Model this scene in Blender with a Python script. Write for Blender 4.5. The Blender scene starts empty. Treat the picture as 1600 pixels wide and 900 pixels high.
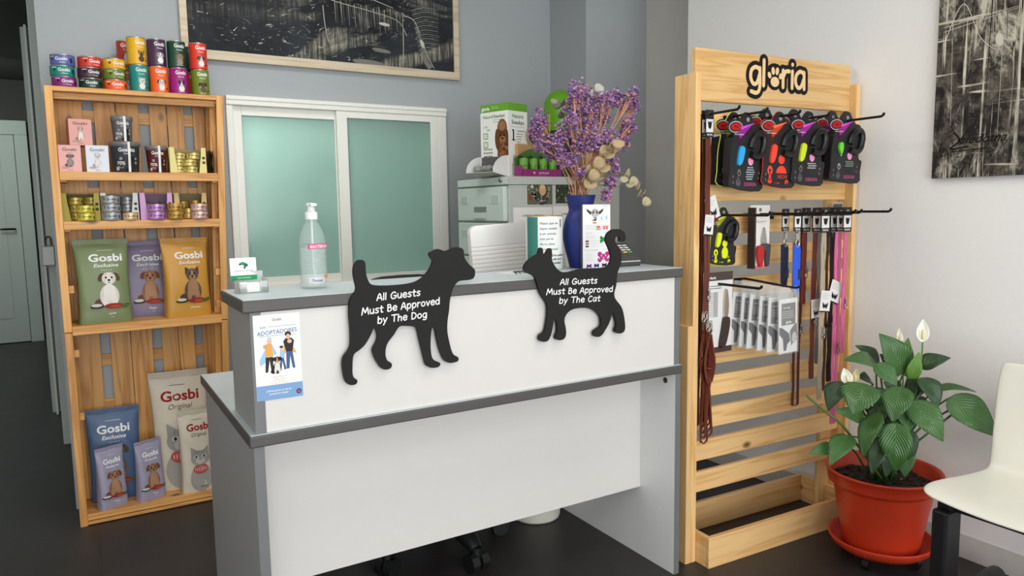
import bpy, bmesh, math, random
from mathutils import Vector, Matrix
random.seed(7)
C = bpy.context.scene.collection
SC = bpy.context.scene
PI = math.pi
# ------------------------------------------------------------------ camera
F_PX, YAW, PITCH, ROLL, CAM_H = 1135.14, .5399, .1099, .0156, 1.2725
_R = Vector((math.cos(YAW), -math.sin(YAW), 0))
_D = Vector((math.sin(YAW), math.cos(YAW), 0))
_FW = _D * math.cos(PITCH) - Vector((0, 0, 1)) * math.sin(PITCH)
_UP = _D * math.sin(PITCH) + Vector((0, 0, 1)) * math.cos(PITCH)
_RI = _R * math.cos(ROLL) - _UP * math.sin(ROLL)
_UI = _R * math.sin(ROLL) + _UP * math.cos(ROLL)
cam = bpy.data.cameras.new('camera'); cam_o = bpy.data.objects.new('camera', cam); C.objects.link(cam_o)
cam.sensor_width = 36; cam.lens = F_PX * 36 / 1600; cam.clip_start = .05
mw = Matrix((_RI, _UI, -_FW)).transposed().to_4x4(); mw.translation = (0, 0, CAM_H)
cam_o.matrix_world = mw; SC.camera = cam_o
def ray(u, v): return _FW + _RI * ((u - 800) / F_PX) + _UI * ((450 - v) / F_PX)
O_ = Vector((0, 0, CAM_H))
def pY(u, v, Y): d = ray(u, v); return O_ + d * (Y / d.y)
def pX(u, v, X): d = ray(u, v); return O_ + d * (X / d.x)
def pZ(u, v, Z): d = ray(u, v); return O_ + d * ((Z - CAM_H) / d.z)
# ------------------------------------------------------------------ light
w = bpy.data.worlds.new('World'); SC.world = w; w.use_nodes = True
w.node_tree.nodes['Background'].inputs[0].default_value = (.90, .96, 1, 1)
w.node_tree.nodes['Background'].inputs[1].default_value = 1.0
def area(name, loc, sx, sy, power, col, target):
    l = bpy.data.lights.new(name, 'AREA'); l.shape = 'RECTANGLE'; l.size = sx; l.size_y = sy
    l.energy = power; l.color = col
    o = bpy.data.objects.new(name, l); C.objects.link(o); o.location = loc
    o.rotation_euler = (Vector(target) - Vector(loc)).to_track_quat('-Z', 'Y').to_euler(); return o
area('ceiling_panel_light', (.55, 2.35, 2.70), .6, .6, 13, (1, .97, .92), (.55, 2.35, 0))
area('shop_window_daylight', (.45, -3.3, 1.25), 3.6, 2.3, 110, (.95, .98, 1), (.9, 3, 1.2))
area('ceiling_panel_light', (1.35, .75, 2.70), 1.2, .6, 11, (1, .95, .89), (1.35, .75, 0))
area('ceiling_panel_light', (-.55, -.8, 2.70), 1.2, .6, 14, (1, .96, .9), (-.55, -.8, 0))
area('back_room_light', (.42, 4.15, 2.15), .4, .4, 52, (.95, 1, .98), (.85, 3.6, 1.4))
area('corridor_light', (-.8, 4.25, 2.55), .3, .6, 4, (.88, 1, .93), (-.75, 5.2, .6))
area('corridor_light', (-.75, 7.3, 2.45), .3, .9, 13, (.85, 1, .92), (-.75, 8.2, .7))
SC.view_settings.view_transform = 'Standard'; SC.view_settings.look = 'None'
SC.view_settings.exposure = 0.22; SC.view_settings.gamma = 1; SC.view_settings.use_curve_mapping = False
# ------------------------------------------------------------------ materials
def lin(c):
    c = c / 255
    return c / 12.92 if c <= .04045 else ((c + .055) / 1.055) ** 2.4
def rgb(c): return (lin(c[0]), lin(c[1]), lin(c[2]), 1)
_M = {}
def M(c, rough=.5, metal=0, var=.03, trans=0, alpha=1, coat=0, bump=0, scale=18):
    """plain procedural material, colour given in sRGB 0-255, with faint tonal noise"""
    key = (c, rough, metal, var, trans, alpha, coat, bump, scale)
    if key in _M: return _M[key]
    m = bpy.data.materials.new('mat_%d_%d_%d' % c); m.use_nodes = True
    nt = m.node_tree; b = nt.nodes['Principled BSDF']
    b.inputs['Roughness'].default_value = rough; b.inputs['Metallic'].default_value = metal
    b.inputs['Base Color'].default_value = rgb(c)
    if trans: b.inputs['Transmission Weight'].default_value = trans
    if coat: b.inputs['Coat Weight'].default_value = coat
    if alpha < 1: b.inputs['Alpha'].default_value = alpha
    if rough == .6 and var == 0: b.inputs['Specular IOR Level'].default_value = .22
    if var or bump:
        tc = nt.nodes.new('ShaderNodeTexCoord'); n = nt.nodes.new('ShaderNodeTexNoise')
        n.inputs['Scale'].default_value = scale; n.inputs['Detail'].default_value = 4
        nt.links.new(tc.outputs['Object'], n.inputs['Vector'])
        if var:
            mx = nt.nodes.new('ShaderNodeMix'); mx.data_type = 'RGBA'
            a = rgb(c); mx.inputs[6].default_value = tuple(x * (1 - var * 2) for x in a[:3]) + (1,)
            mx.inputs[7].default_value = tuple(min(1, x * (1 + var * 2)) for x in a[:3]) + (1,)
            nt.links.new(n.outputs['Fac'], mx.inputs[0]); nt.links.new(mx.outputs[2], b.inputs['Base Color'])
        if bump:
            bp = nt.nodes.new('ShaderNodeBump'); bp.inputs['Strength'].default_value = bump; bp.inputs['Distance'].default_value = .004
            nt.links.new(n.outputs['Fac'], bp.inputs['Height']); nt.links.new(bp.outputs['Normal'], b.inputs['Normal'])
    _M[key] = m; return m
def INK(c): return M(c, .6, 0, 0)
def wood(c1, c2, axis, knot=(70, 35, 20), name='wood', rough=.45, kd=.03):
    key = ('wood', c1, c2, axis)
    if key in _M: return _M[key]
    m = bpy.data.materials.new(name); m.use_nodes = True; nt = m.node_tree; b = nt.nodes['Principled BSDF']
    b.inputs['Roughness'].default_value = rough
    N = nt.nodes.new; L = nt.links.new
    tc = N('ShaderNodeTexCoord'); oi = N('ShaderNodeObjectInfo'); ad = N('ShaderNodeVectorMath'); ad.operation = 'ADD'
    ml = N('ShaderNodeVectorMath'); ml.operation = 'MULTIPLY'; ml.inputs[1].default_value = (9.1, 5.7, 7.3)
    cb = N('ShaderNodeCombineXYZ')
    for i in range(3): L(oi.outputs['Random'], cb.inputs[i])
    L(cb.outputs[0], ml.inputs[0]); L(tc.outputs['Object'], ad.inputs[0]); L(ml.outputs[0], ad.inputs[1])
    mp = N('ShaderNodeMapping'); L(ad.outputs[0], mp.inputs[0])
    s = [26, 26, 26]; s['xyz'.index(axis)] = 1.3; mp.inputs['Scale'].default_value = s
    n1 = N('ShaderNodeTexNoise'); n1.inputs['Scale'].default_value = 1; n1.inputs['Detail'].default_value = 3; n1.inputs['Distortion'].default_value = .6
    L(mp.outputs[0], n1.inputs['Vector'])
    mu = N('ShaderNodeMath'); mu.operation = 'MULTIPLY'; mu.inputs[1].default_value = 7; L(n1.outputs['Fac'], mu.inputs[0])
    fr = N('ShaderNodeMath'); fr.operation = 'PINGPONG'; fr.inputs[1].default_value = 1; L(mu.outputs[0], fr.inputs[0])
    pw = N('ShaderNodeMath'); pw.operation = 'POWER'; pw.inputs[1].default_value = 2.2; L(fr.outputs[0], pw.inputs[0])
    mx = N('ShaderNodeMix'); mx.data_type = 'RGBA'; mx.inputs[6].default_value = rgb(c1); mx.inputs[7].default_value = rgb(c2); L(pw.outputs[0], mx.inputs[0])
    # broad tone differences between boards
    hv = N('ShaderNodeHueSaturation'); mr = N('ShaderNodeMapRange'); mr.inputs[3].default_value = .86; mr.inputs[4].default_value = 1.1
    L(oi.outputs['Random'], mr.inputs[0]); L(mr.outputs[0], hv.inputs['Value']); L(mx.outputs[2], hv.inputs['Color'])
    # knots
    mp2 = N('ShaderNodeMapping'); L(ad.outputs[0], mp2.inputs[0]); s2 = [5, 5, 5]; s2['xyz'.index(axis)] = 3; mp2.inputs['Scale'].default_value = s2
    vo = N('ShaderNodeTexVoronoi'); vo.inputs['Scale'].default_value = 1; L(mp2.outputs[0], vo.inputs['Vector'])
    lt = N('ShaderNodeMapRange'); lt.inputs[1].default_value = .035; lt.inputs[2].default_value = abs(kd) + .06; lt.inputs[3].default_value = .85 if kd > 0 else 0; lt.inputs[4].default_value = 0
    L(vo.outputs['Distance'], lt.inputs[0])
    mk = N('ShaderNodeMix'); mk.data_type = 'RGBA'; mk.inputs[7].default_value = rgb(knot); L(lt.outputs[0], mk.inputs[0]); L(hv.outputs[0], mk.inputs[6])
    L(mk.outputs[2], b.inputs['Base Color'])
    _M[key] = m; return m
CR1, CR2 = (230, 172, 98), (198, 134, 66)
GL1, GL2 = (240, 198, 138), (218, 168, 102)
def crate(axis): return wood(CR1, CR2, axis, name='crate_wood')
def pine(axis): return wood(GL1, GL2, axis, name='pine_wood')
# ------------------------------------------------------------------ mesh builder
def curve_pts(ctrl, n=12):
    out = []; k = len(ctrl)
    for i in range(k - 1):
        p0, p1, p2, p3 = ctrl[max(0, i - 1)], ctrl[i], ctrl[i + 1], ctrl[min(k - 1, i + 2)]
        for j in range(n):
            q = j / n; out.append(tuple(.5 * (2 * p1[a] + (p2[a] - p0[a]) * q + (2 * p0[a] - 5 * p1[a] + 4 * p2[a] - p3[a]) * q * q + (3 * p1[a] - p0[a] - 3 * p2[a] + p3[a]) * q ** 3) for a in range(len(p1))))
    return out + [tuple(ctrl[-1])]
def smooth_closed(pts, n=2):
    out = []; k = len(pts)
    for i in range(k):
        p0, p1, p2, p3 = pts[i - 1], pts[i], pts[(i + 1) % k], pts[(i + 2) % k]
        for j in range(n):
            q = j / n; out.append(tuple(.5 * (2 * p1[a] + (p2[a] - p0[a]) * q + (2 * p0[a] - 5 * p1[a] + 4 * p2[a] - p3[a]) * q * q + (3 * p1[a] - p0[a] - 3 * p2[a] + p3[a]) * q ** 3) for a in (0, 1)))
    return out
# rounded stroke lettering (a casual hand-drawn alphabet): strokes in units of the letter height
def _arc(cx, cy, rx, ry, a0, a1, n=12): return [(cx + rx * math.cos(math.radians(a0 + (a1 - a0) * i / n)), cy + ry * math.sin(math.radians(a0 + (a1 - a0) * i / n))) for i in range(n + 1)]
STK_ = {'A': (.54, [(0, 0), (.27, .74), (.52, 0)], [(.1, .25), (.43, .25)]), 'l': (.12, [(.06, .74), (.06, 0)]), 'G': (.62, [(.52, .62), (.36, .73), (.16, .62), (.04, .36), (.12, .08), (.32, 0), (.54, .10), (.57, .32)], [(.34, .32), (.60, .32)]),
 'u': (.46, [(.04, .5), (.05, .18), (.16, .01), (.30, .05), (.40, .22)], [(.40, .5), (.42, 0)]), 'e': (.46, [(.05, .27), (.41, .29), (.38, .45), (.23, .53), (.08, .42), (.04, .22), (.14, .03), (.3, .0), (.42, .09)]),
 's': (.40, [(.36, .46), (.2, .52), (.07, .41), (.15, .30), (.31, .22), (.33, .08), (.18, 0), (.03, .06)]), 't': (.36, [(.17, .70), (.17, .08), (.24, .01), (.33, .02)], [(.01, .48), (.35, .49)]),
 'M': (.74, [(.02, 0), (.13, .74)], [(.13, .74), (.36, .2)], [(.36, .2), (.60, .74)], [(.60, .74), (.72, 0)]), 'B': (.48, [(.05, .74), (.05, 0)], [(.05, .73), (.28, .70), (.36, .56), (.28, .43), (.06, .40)], [(.24, .41), (.42, .32), (.42, .12), (.26, .01), (.05, .01)]),
 'p': (.47, [(.05, .5), (.06, -.24)], [(.06, .36), (.2, .51), (.37, .46), (.43, .26), (.34, .05), (.18, .0), (.06, .1)]), 'r': (.34, [(.05, .5), (.06, 0)], [(.06, .3), (.16, .47), (.32, .49)]), 'o': (.48, _arc(.24, .26, .20, .25, 90, 450)),
 'v': (.42, [(.02, .5), (.2, 0)], [(.2, 0), (.39, .5)]), 'd': (.48, [(.41, .74), (.42, 0)], [(.40, .36), (.27, .5), (.1, .44), (.03, .22), (.12, .02), (.28, .02), (.40, .16)]), 'b': (.47, [(.05, .74), (.05, 0)], [(.05, .34), (.2, .5), (.38, .44), (.43, .24), (.34, .03), (.18, 0), (.05, .1)]),
 'y': (.42, [(.02, .5), (.2, .04)], [(.39, .5), (.2, .04), (.06, -.24)]), 'T': (.56, [(0, .73), (.56, .74)], [(.28, .73), (.28, 0)]), 'h': (.44, [(.05, .74), (.05, 0)], [(.05, .3), (.2, .48), (.34, .42), (.38, .2), (.38, 0)]),
 'D': (.54, [(.05, .74), (.06, 0)], [(.05, .73), (.3, .68), (.49, .46), (.46, .2), (.28, .03), (.06, .0)]), 'g': (.47, [(.40, .46), (.24, .52), (.07, .42), (.04, .2), (.15, .03), (.3, .06), (.40, .3)], [(.41, .5), (.42, -.06), (.3, -.23), (.07, -.2)]),
 'C': (.52, [(.48, .62), (.34, .73), (.15, .62), (.04, .36), (.11, .1), (.28, 0), (.49, .1)]), 'a': (.47, [(.40, .46), (.24, .52), (.07, .40), (.04, .18), (.16, .02), (.3, .08), (.40, .3)], [(.41, .5), (.43, 0)]), 'i': (.12, [(.06, .5), (.06, 0)], [(.06, .70), (.061, .705)]), ' ': (.26,)}
def hand_text(b, mp, t, u, v, h, m, l, sw, w=None, rot=0, shear=.1, gap=.10):
    x = 0; st = []
    for ch in t:
        g = STK_[ch]
        for s in g[1:]: st.append([(x + p[0] + shear * p[1], p[1]) for p in s])
        x += g[0] + gap
    W = x - gap; k = h / .74; kx = w / W if w else k; c, sn = math.cos(rot), math.sin(rot); r = sw * h / 2
    T = lambda p: (u + (p[0] - W / 2) * kx * c - p[1] * k * sn, v + (p[0] - W / 2) * kx * sn + p[1] * k * c)
    for si, s in enumerate(st):
        l_ = l + .09 * si; q = [T(p) for p in (curve_pts(s, 4) if len(s) > 2 and len(s) < 12 else s)]; n = len(q); A, B_ = [], []
        for i, (px, py) in enumerate(q):
            x0, y0 = q[max(0, i - 1)]; x1, y1 = q[min(n - 1, i + 1)]; d = math.hypot(x1 - x0, y1 - y0) or 1; nx, ny = -(y1 - y0) / d * r, (x1 - x0) / d * r
            A.append(mp(px + nx, py + ny, l_)); B_.append(mp(px - nx, py - ny, l_))
        b.add(A + B_, [(i, i + 1, n + i + 1, n + i) for i in range(n - 1)], m)
        for ei, (px, py) in enumerate((q[0], q[-1])): b.ell(mp, px, py, r, r, m, l_ + .03 + .03 * ei, 0, 10, 1)
    return b
class MB:
    def __init__(s): s.v = []; s.f = []; s.mi = []; s.sm = []; s.mats = []
    def _m(s, m):
        if m not in s.mats: s.mats.append(m)
        return s.mats.index(m)
    def add(s, vs, fs, m, smooth=False):
        o = len(s.v); s.v += [tuple(x) for x in vs]; k = s._m(m)
        for f in fs: s.f.append([i + o for i in f]); s.mi.append(k); s.sm.append(smooth)
    def box(s, x0, x1, y0, y1, z0, z1, m):
        s.add([(x0, y0, z0), (x1, y0, z0), (x1, y1, z0), (x0, y1, z0), (x0, y0, z1), (x1, y0, z1), (x1, y1, z1), (x0, y1, z1)],
              [(3, 2, 1, 0), (4, 5, 6, 7), (0, 1, 5, 4), (1, 2, 6, 5), (2, 3, 7, 6), (3, 0, 4, 7)], m); return s
    def hexa(s, p, m):
        s.add(p, [(3, 2, 1, 0), (4, 5, 6, 7), (0, 1, 5, 4), (1, 2, 6, 5), (2, 3, 7, 6), (3, 0, 4, 7)], m); return s
    def prism(s, pts, fn, t0, t1, m, mside=None, smooth=False):
        """2-D outline pushed through fn(u, v, t) from t0 to t1"""
        n = len(pts); a = [fn(u, v, t0) for u, v in pts]; b = [fn(u, v, t1) for u, v in pts]
        s.add(a, [list(range(n))], m); s.add(b, [list(range(n - 1, -1, -1))], m)
        s.add(a + b, [(i, n + i, n + (i + 1) % n, (i + 1) % n) for i in range(n)], mside or m, smooth); return s
    def tube(s, path, r, m, n=8, closed=False, smooth=True):
        path = [Vector(p) for p in path]; k = len(path); rs = r if isinstance(r, (list, tuple)) else [r] * k
        up = Vector((.13, .31, .94)); rings = []
        for i, p in enumerate(path):
            a = path[(i - 1) % k] if (i or closed) else p; b = path[(i + 1) % k] if (i < k - 1 or closed) else p
            t = (b - a)
            t = t.normalized() if t.length > 1e-9 else Vector((0, 0, 1))
            x = t.cross(up)
            if x.length < .05: x = t.cross(Vector((1, 0, 0)))
            x.normalize(); y = t.cross(x); up = y if False else up
            rings.append([p + (x * math.cos(2 * PI * j / n) + y * math.sin(2 * PI * j / n)) * rs[i] for j in range(n)])
        vs = [q for g in rings for q in g]; fs = []
        for i in range(k if closed else k - 1):
            for j in range(n):
                i2 = (i + 1) % k
                fs.append((i * n + j, i * n + (j + 1) % n, i2 * n + (j + 1) % n, i2 * n + j))
        s.add(vs, fs, m, smooth)
        if not closed: s.add(rings[0], [list(range(n - 1, -1, -1))], m); s.add(rings[-1], [list(range(n))], m)
        return s
    def strap(s, path, wdt, th, m, side=(1, 0, 0)):
        """flat ribbon of given width and thickness"""
        path = [Vector(p) for p in path]; k = len(path); sd = Vector(side).normalized(); rings = []
        for i, p in enumerate(path):
            t = (path[min(i + 1, k - 1)] - path[max(i - 1, 0)]).normalized(); nn = t.cross(sd)
            if nn.length < 1e-4: nn = Vector((0, 1, 0))
            nn.normalize(); x = sd * wdt / 2; y = nn * th / 2
            rings.append([p - x - y, p + x - y, p + x + y, p - x + y])
        vs = [q for g in rings for q in g]; fs = [(3, 2, 1, 0), tuple(4 * (k - 1) + j for j in range(4))]
        for i in range(k - 1):
            for j in range(4): fs.append((i * 4 + j, i * 4 + (j + 1) % 4, i * 4 + 4 + (j + 1) % 4, i * 4 + 4 + j))
        s.add(vs, fs, m); return s
    def lathe(s, prof, m, cx=0, cy=0, n=32, smooth=True, a0=0, a1=2 * PI):
        full = abs(a1 - a0 - 2 * PI) < 1e-6; k = n if full else n + 1; vs = []
        for r, z in prof:
            for j in range(k):
                a = a0 + (a1 - a0) * j / n; vs.append((cx + r * math.cos(a), cy + r * math.sin(a), z))
        fs = []
        for i in range(len(prof) - 1):
            for j in range(n):
                j2 = (j + 1) % k
                fs.append((i * k + j, i * k + j2, i * k + k + j2, i * k + k + j))
        s.add(vs, fs, m, smooth)
        if full:
            if prof[0][0] > 1e-6: s.add(vs[:k], [list(range(k - 1, -1, -1))], m)
            if prof[-1][0] > 1e-6: s.add(vs[-k:], [list(range(k))], m)
        return s
    def grid(s, fn, nu, nv, m, smooth=True):
        vs = [fn(i / nu, j / nv) for j in range(nv + 1) for i in range(nu + 1)]
        fs = [(j * (nu + 1) + i, j * (nu + 1) + i + 1, (j + 1) * (nu + 1) + i + 1, (j + 1) * (nu + 1) + i) for j in range(nv) for i in range(nu)]
        s.add(vs, fs, m, smooth); return s
    def blob(s, c, r, m, sub=1, jit=0, sq=(1, 1, 1)):
        bm = _ico(sub); c = Vector(c)
        vs = [c + Vector((q.x * sq[0], q.y * sq[1], q.z * sq[2])) * r * (1 + random.uniform(-jit, jit)) for q in bm[0]]
        s.add(vs, bm[1], m, True); return s
    # printed marks -----------------------------------------------------------
    def poly2(s, mp, pts, m, l=1, sub=0):
        from mathutils.geometry import tessellate_polygon
        if sub == 0: s.add([mp(u, v, l) for u, v in pts], [list(range(len(pts)))], m); return s
        tr = tessellate_polygon([[Vector((u, v, 0)) for u, v in pts]]); vs = [tuple(p) for p in pts]; fs = [list(t) for t in tr]
        for _ in range(sub):
            nf = []; mid = {}
            def md(a, b):
                k = (min(a, b), max(a, b))
                if k not in mid: vs.append(((vs[a][0] + vs[b][0]) / 2, (vs[a][1] + vs[b][1]) / 2)); mid[k] = len(vs) - 1
                return mid[k]
            for a, b, c in fs:
                x, y, z = md(a, b), md(b, c), md(c, a); nf += [[a, x, z], [x, b, y], [z, y, c], [x, y, z]]
            fs = nf
        s.add([mp(u, v, l) for u, v in vs], fs, m); return s
    def ell(s, mp, u, v, ru, rv, m, l=1, rot=0, n=16, rings=2):
        c, sn = math.cos(rot), math.sin(rot); vs = [mp(u, v, l)]; fs = []
        for k in range(1, rings + 1):
            for j in range(n):
                a = 2 * PI * j / n; x = ru * math.cos(a) * k / rings; y = rv * math.sin(a) * k / rings
                vs.append(mp(u + x * c - y * sn, v + x * sn + y * c, l))
        for j in range(n): fs.append((0, 1 + j, 1 + (j + 1) % n))
        for k in range(rings - 1):
            for j in range(n): a = 1 + k * n; fs.append((a + j, a + n + j, a + n + (j + 1) % n, a + (j + 1) % n))
        s.add(vs, fs, m); return s
    def rect2(s, mp, u0, u1, v0, v1, m, l=1, nu=1, nv=1):
        s.grid(lambda a, b: mp(u0 + (u1 - u0) * a, v0 + (v1 - v0) * b, l), nu, nv, m, False); return s
    def text(s, mp, t, u, v, h, m, l=2, off=0, shear=0, align='C', w=None, rot=0, sub=0):
        """writing; h is the cap height, (u, v) the baseline anchor, w squeezes it to a given width"""
        vs, fs, x0, x1 = _glyphs(t, off, shear)
        k = h / .73; kx = w / (x1 - x0) if w else k
        ax = {'C': (x0 + x1) / 2, 'L': x0, 'R': x1}[align]; c, sn = math.cos(rot), math.sin(rot)
        q = []
        for x, y in vs:
            x = (x - ax) * kx; y = y * k; q.append(mp(u + x * c - y * sn, v + x * sn + y * c, l))
        s.add(q, fs, m); return s
    def lines(s, mp, u0, u1, v1, dv, n, m, th=.0012, l=2, ragged=.3):
        for i in range(n):
            e = u1 - (u1 - u0) * ragged * random.random(); s.rect2(mp, u0, e, v1 - i * dv - th, v1 - i * dv, m, l)
        return s
    def build(s, name, parent=None, bevel=0, seg=2, smooth_angle=None, solid=0, sub=0):
        me = bpy.data.meshes.new(name); me.from_pydata(s.v, [], s.f)
        for m in s.mats: me.materials.append(m)
        me.polygons.foreach_set('material_index', s.mi); me.polygons.foreach_set('use_smooth', s.sm); me.update()
        o = bpy.data.objects.new(name, me); C.objects.link(o)
        if parent: o.parent = parent
        if solid: md = o.modifiers.new('solid', 'SOLIDIFY'); md.thickness = solid; md.offset = 0
        if sub: md = o.modifiers.new('sub', 'SUBSURF'); md.levels = sub; md.render_levels = sub
        if bevel:
            md = o.modifiers.new('bevel', 'BEVEL'); md.width = bevel; md.segments = seg; md.limit_method = 'ANGLE'; md.angle_limit = .7
        return o
_icoc = {}
def _ico(sub):
    if sub not in _icoc:
        bm = bmesh.new(); bmesh.ops.create_icosphere(bm, subdivisions=sub, radius=1)
        bm.verts.index_update(); _icoc[sub] = ([v.co.copy() for v in bm.verts], [[v.index for v in f.verts] for f in bm.faces]); bm.free()
    return _icoc[sub]
_gc = {}
def _glyphs(t, off, shear):
    k = (t, off, shear)
    if k in _gc: return _gc[k]
    cu = bpy.data.curves.new('writing', 'FONT'); cu.body = t; cu.size = 1; cu.offset = off; cu.shear = shear; cu.resolution_u = 3; cu.fill_mode = 'FRONT'
    o = bpy.data.objects.new('writing', cu); C.objects.link(o)
    dg = bpy.context.evaluated_depsgraph_get(); dg.update()
    me = bpy.data.meshes.new_from_object(o.evaluated_get(dg))
    vs = [(v.co.x, v.co.y) for v in me.vertices]; fs = [list(p.vertices) for p in me.polygons]
    bpy.data.objects.remove(o); bpy.data.curves.remove(cu); bpy.data.meshes.remove(me)
    xs = [x for x, y in vs] or [0, 1]
    _gc[k] = (vs, fs, min(xs), max(xs)); return _gc[k]
# ------------------------------------------------------------------ things
def tag(o, label=None, cat=None, group=None, kind=None):
    if label: o['label'] = label
    if cat: o['category'] = cat
    if group: o['group'] = group
    if kind: o['kind'] = kind
    return o
def thing(name, label, cat, loc=(0, 0, 0), rz=0, group=None, rx=0, ry=0):
    o = bpy.data.objects.new(name, None); C.objects.link(o); o.location = loc; o.rotation_euler = (rx, ry, rz)
    o.empty_display_size = .05
    return tag(o, label, cat, group)
def structure(o): o['kind'] = 'structure'; return o
def front(y=0, k=.0004): return lambda u, v, l: (u, y - k * l, v)          # flat vertical face looking to -Y
def flat(z=0, k=.0004): return lambda u, v, l: (u, v, z + k * l)            # flat face looking up
def leftface(x=0, k=.0004): return lambda u, v, l: (x - k * l, -u, v)       # flat vertical face looking to -X
def drum(r, k=.0004): return lambda u, v, l: ((r + k * l) * math.sin(u / r), -(r + k * l) * math.cos(u / r), v)
WHITE, BLACK = (240, 240, 238), (24, 23, 23)
# ================================================================== the setting
X_R, Y_B = 2.65, 3.585
GREY = M((168, 173, 176), .7, var=.015, bump=.03, scale=60)
NOOK = M((206, 203, 198), .7, var=.015)
WWALL = M((240, 239, 237), .65, var=.012, bump=.03, scale=60)
def floor_mat():
    m = bpy.data.materials.new('floor_tile'); m.use_nodes = True; nt = m.node_tree; b = nt.nodes['Principled BSDF']; N = nt.nodes.new; L = nt.links.new
    tc = N('ShaderNodeTexCoord'); br = N('ShaderNodeTexBrick'); br.offset = 0; br.inputs['Scale'].default_value = 1
    br.inputs['Brick Width'].default_value = .6; br.inputs['Row Height'].default_value = .6; br.inputs['Mortar Size'].default_value = .0025
    br.inputs['Color1'].default_value = rgb((52, 48, 48)); br.inputs['Color2'].default_value = rgb((57, 53, 52)); br.inputs['Mortar'].default_value = rgb((45, 42, 41))
    L(tc.outputs['Object'], br.inputs['Vector'])
    n = N('ShaderNodeTexNoise'); n.inputs['Scale'].default_value = 5; n.inputs['Detail'].default_value = 8; n.inputs['Roughness'].default_value = .7; L(tc.outputs['Object'], n.inputs['Vector'])
    mr = N('ShaderNodeMapRange'); mr.inputs[1].default_value = .3; mr.inputs[2].default_value = .7; mr.inputs[3].default_value = .75; mr.inputs[4].default_value = 1.25; L(n.outputs['Fac'], mr.inputs[0])
    mx = N('ShaderNodeMix'); mx.data_type = 'RGBA'; mx.blend_type = 'MULTIPLY'; mx.inputs[0].default_value = 1
    L(br.outputs['Color'], mx.inputs[6]); L(mr.outputs[0], mx.inputs[7]); L(mx.outputs[2], b.inputs['Base Color'])
    r2 = N('ShaderNodeMapRange'); b.inputs['Specular IOR Level'].default_value = .35; r2.inputs[3].default_value = .34; r2.inputs[4].default_value = .55; L(n.outputs['Fac'], r2.inputs[0]); L(r2.outputs[0], b.inputs['Roughness'])
    return m
structure(MB().box(-1.5, 2.95, -3.6, 9, -.05, 0, floor_mat()).build('floor'))
structure(MB().box(-1.5, 2.95, -3.6, 9, 2.75, 2.85, M((225, 225, 222), .8, var=.01)).build('ceiling'))
WX0, WX1, WZ0, WZ1 = .632, 1.742, .897, 1.803
b = MB()
b.box(-.075, WX0, Y_B, 3.72, 0, 2.75, GREY); b.box(WX1, 2.43, Y_B, 3.72, 0, 2.75, GREY)
b.box(WX0, WX1, Y_B, 3.72, 0, WZ0, GREY); b.box(WX0, WX1, Y_B, 3.72, WZ1, 2.75, GREY)
structure(b.build('wall_back'))
structure(MB().box(2.43, 2.95, 3.24, 3.72, 0, 2.75, GREY).build('wall_pillar'))
structure(MB().box(2.855, 2.95, 2.70, 3.24, 0, 2.75, NOOK).build('wall_nook'))
structure(MB().box(X_R, 2.855, -3.6, 2.703, 0, 2.75, WWALL).build('wall_right'))
structure(MB().box(-1.5, -1.4, -3.6, 9, 0, 2.75, WWALL).build('wall_left'))
DARKW = M((72, 70, 69), .8, var=.02)
b = MB().box(-.06, .02, 3.72, 9, 0, 2.75, DARKW); structure(b.build('wall_corridor'))
b = MB().box(-1.4, -.06, 8.8, 8.9, 0, 2.75, DARKW); structure(b.build('wall_far'))
b = MB().box(.02, 2.5, 5.4, 5.5, 0, 2.75, WWALL).box(2.5, 2.6, 3.72, 5.4, 0, 2.75, WWALL); structure(b.build('wall_back_room'))  # unseen back room walls, added to stop sky light leaking in
# far corridor door
DW = M((190, 196, 190), .5, var=.01)
d = tag(bpy.data.objects.new('door_1', None), kind='structure'); C.objects.link(d); d.location = (-.9, 8.79, 0)
MB().box(-.42, .45, -.045, .005, .008, 2.06, DW).box(-.30, .33, -.049, -.045, .25, 1.9, DW).build('door_leaf', d, .003)
b = MB().box(-.5, -.425, -.06, .005, 0, 2.062, DW).box(.455, .565, -.06, .005, 0, 2.062, DW).box(-.5, .565, -.06, .005, 2.0625, 2.20, DW); b.build('door_frame', d, .004)
hm = M((60, 55, 50), .3, .9, 0)
MB().tube([(.40, -.05, 1.14), (.40, -.09, 1.14), (.28, -.095, 1.14)], .010, hm).lathe([(.025, 0), (.025, .008)], hm).build('door_handle', d)
# casings along the corridor's side
TW = M((176, 182, 176), .5, var=.01)
structure(MB().box(-.178, -.164, 5.40, 5.47, 0, 2.42, M((214, 218, 210), .5, var=.01)).box(-.20, -.06, 5.4705, 5.52, 0, 2.42, TW).build('trim_1', None, .003))
structure(MB().box(-1.4, -.06, 3.72, 8.8, 2.60, 2.749, DARKW).build('ceiling_corridor_added'))  # lowered dark ceiling, added to keep the top of the corridor dark
structure(MB().box(-.132, -.06, 4.66, 4.76, 0, 2.55, TW).build('trim_2', None, .004))
kb = thing('key_box', 'small grey lock box hanging on the white door casing beside the crate shelf', 'lock box', (-.126, 4.62, 1.002))
KG = M((176, 176, 172), .45, .3)
MB().box(-.030, .030, -.030, .03, 0, .106, KG).build('box_body', kb, .006)
MB().tube([(-.010, 0, .10), (-.010, 0, .135), (-.004, 0, .152), (.006, 0, .156), (.014, 0, .148), (.017, 0, .10)], .0045, M((70, 68, 64), .3, .8)).build('shackle', kb)
# skirting tiles on the right wall
SKM = M((206, 203, 198), .45, var=.03)
b = MB()
for i in range(14): b.box(X_R - .0022, X_R, 2.70 - .45 * (i + 1) + .0015, 2.70 - .45 * i, 0, .088, SKM)
structure(b.build('baseboard_right', None, .0008))
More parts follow.
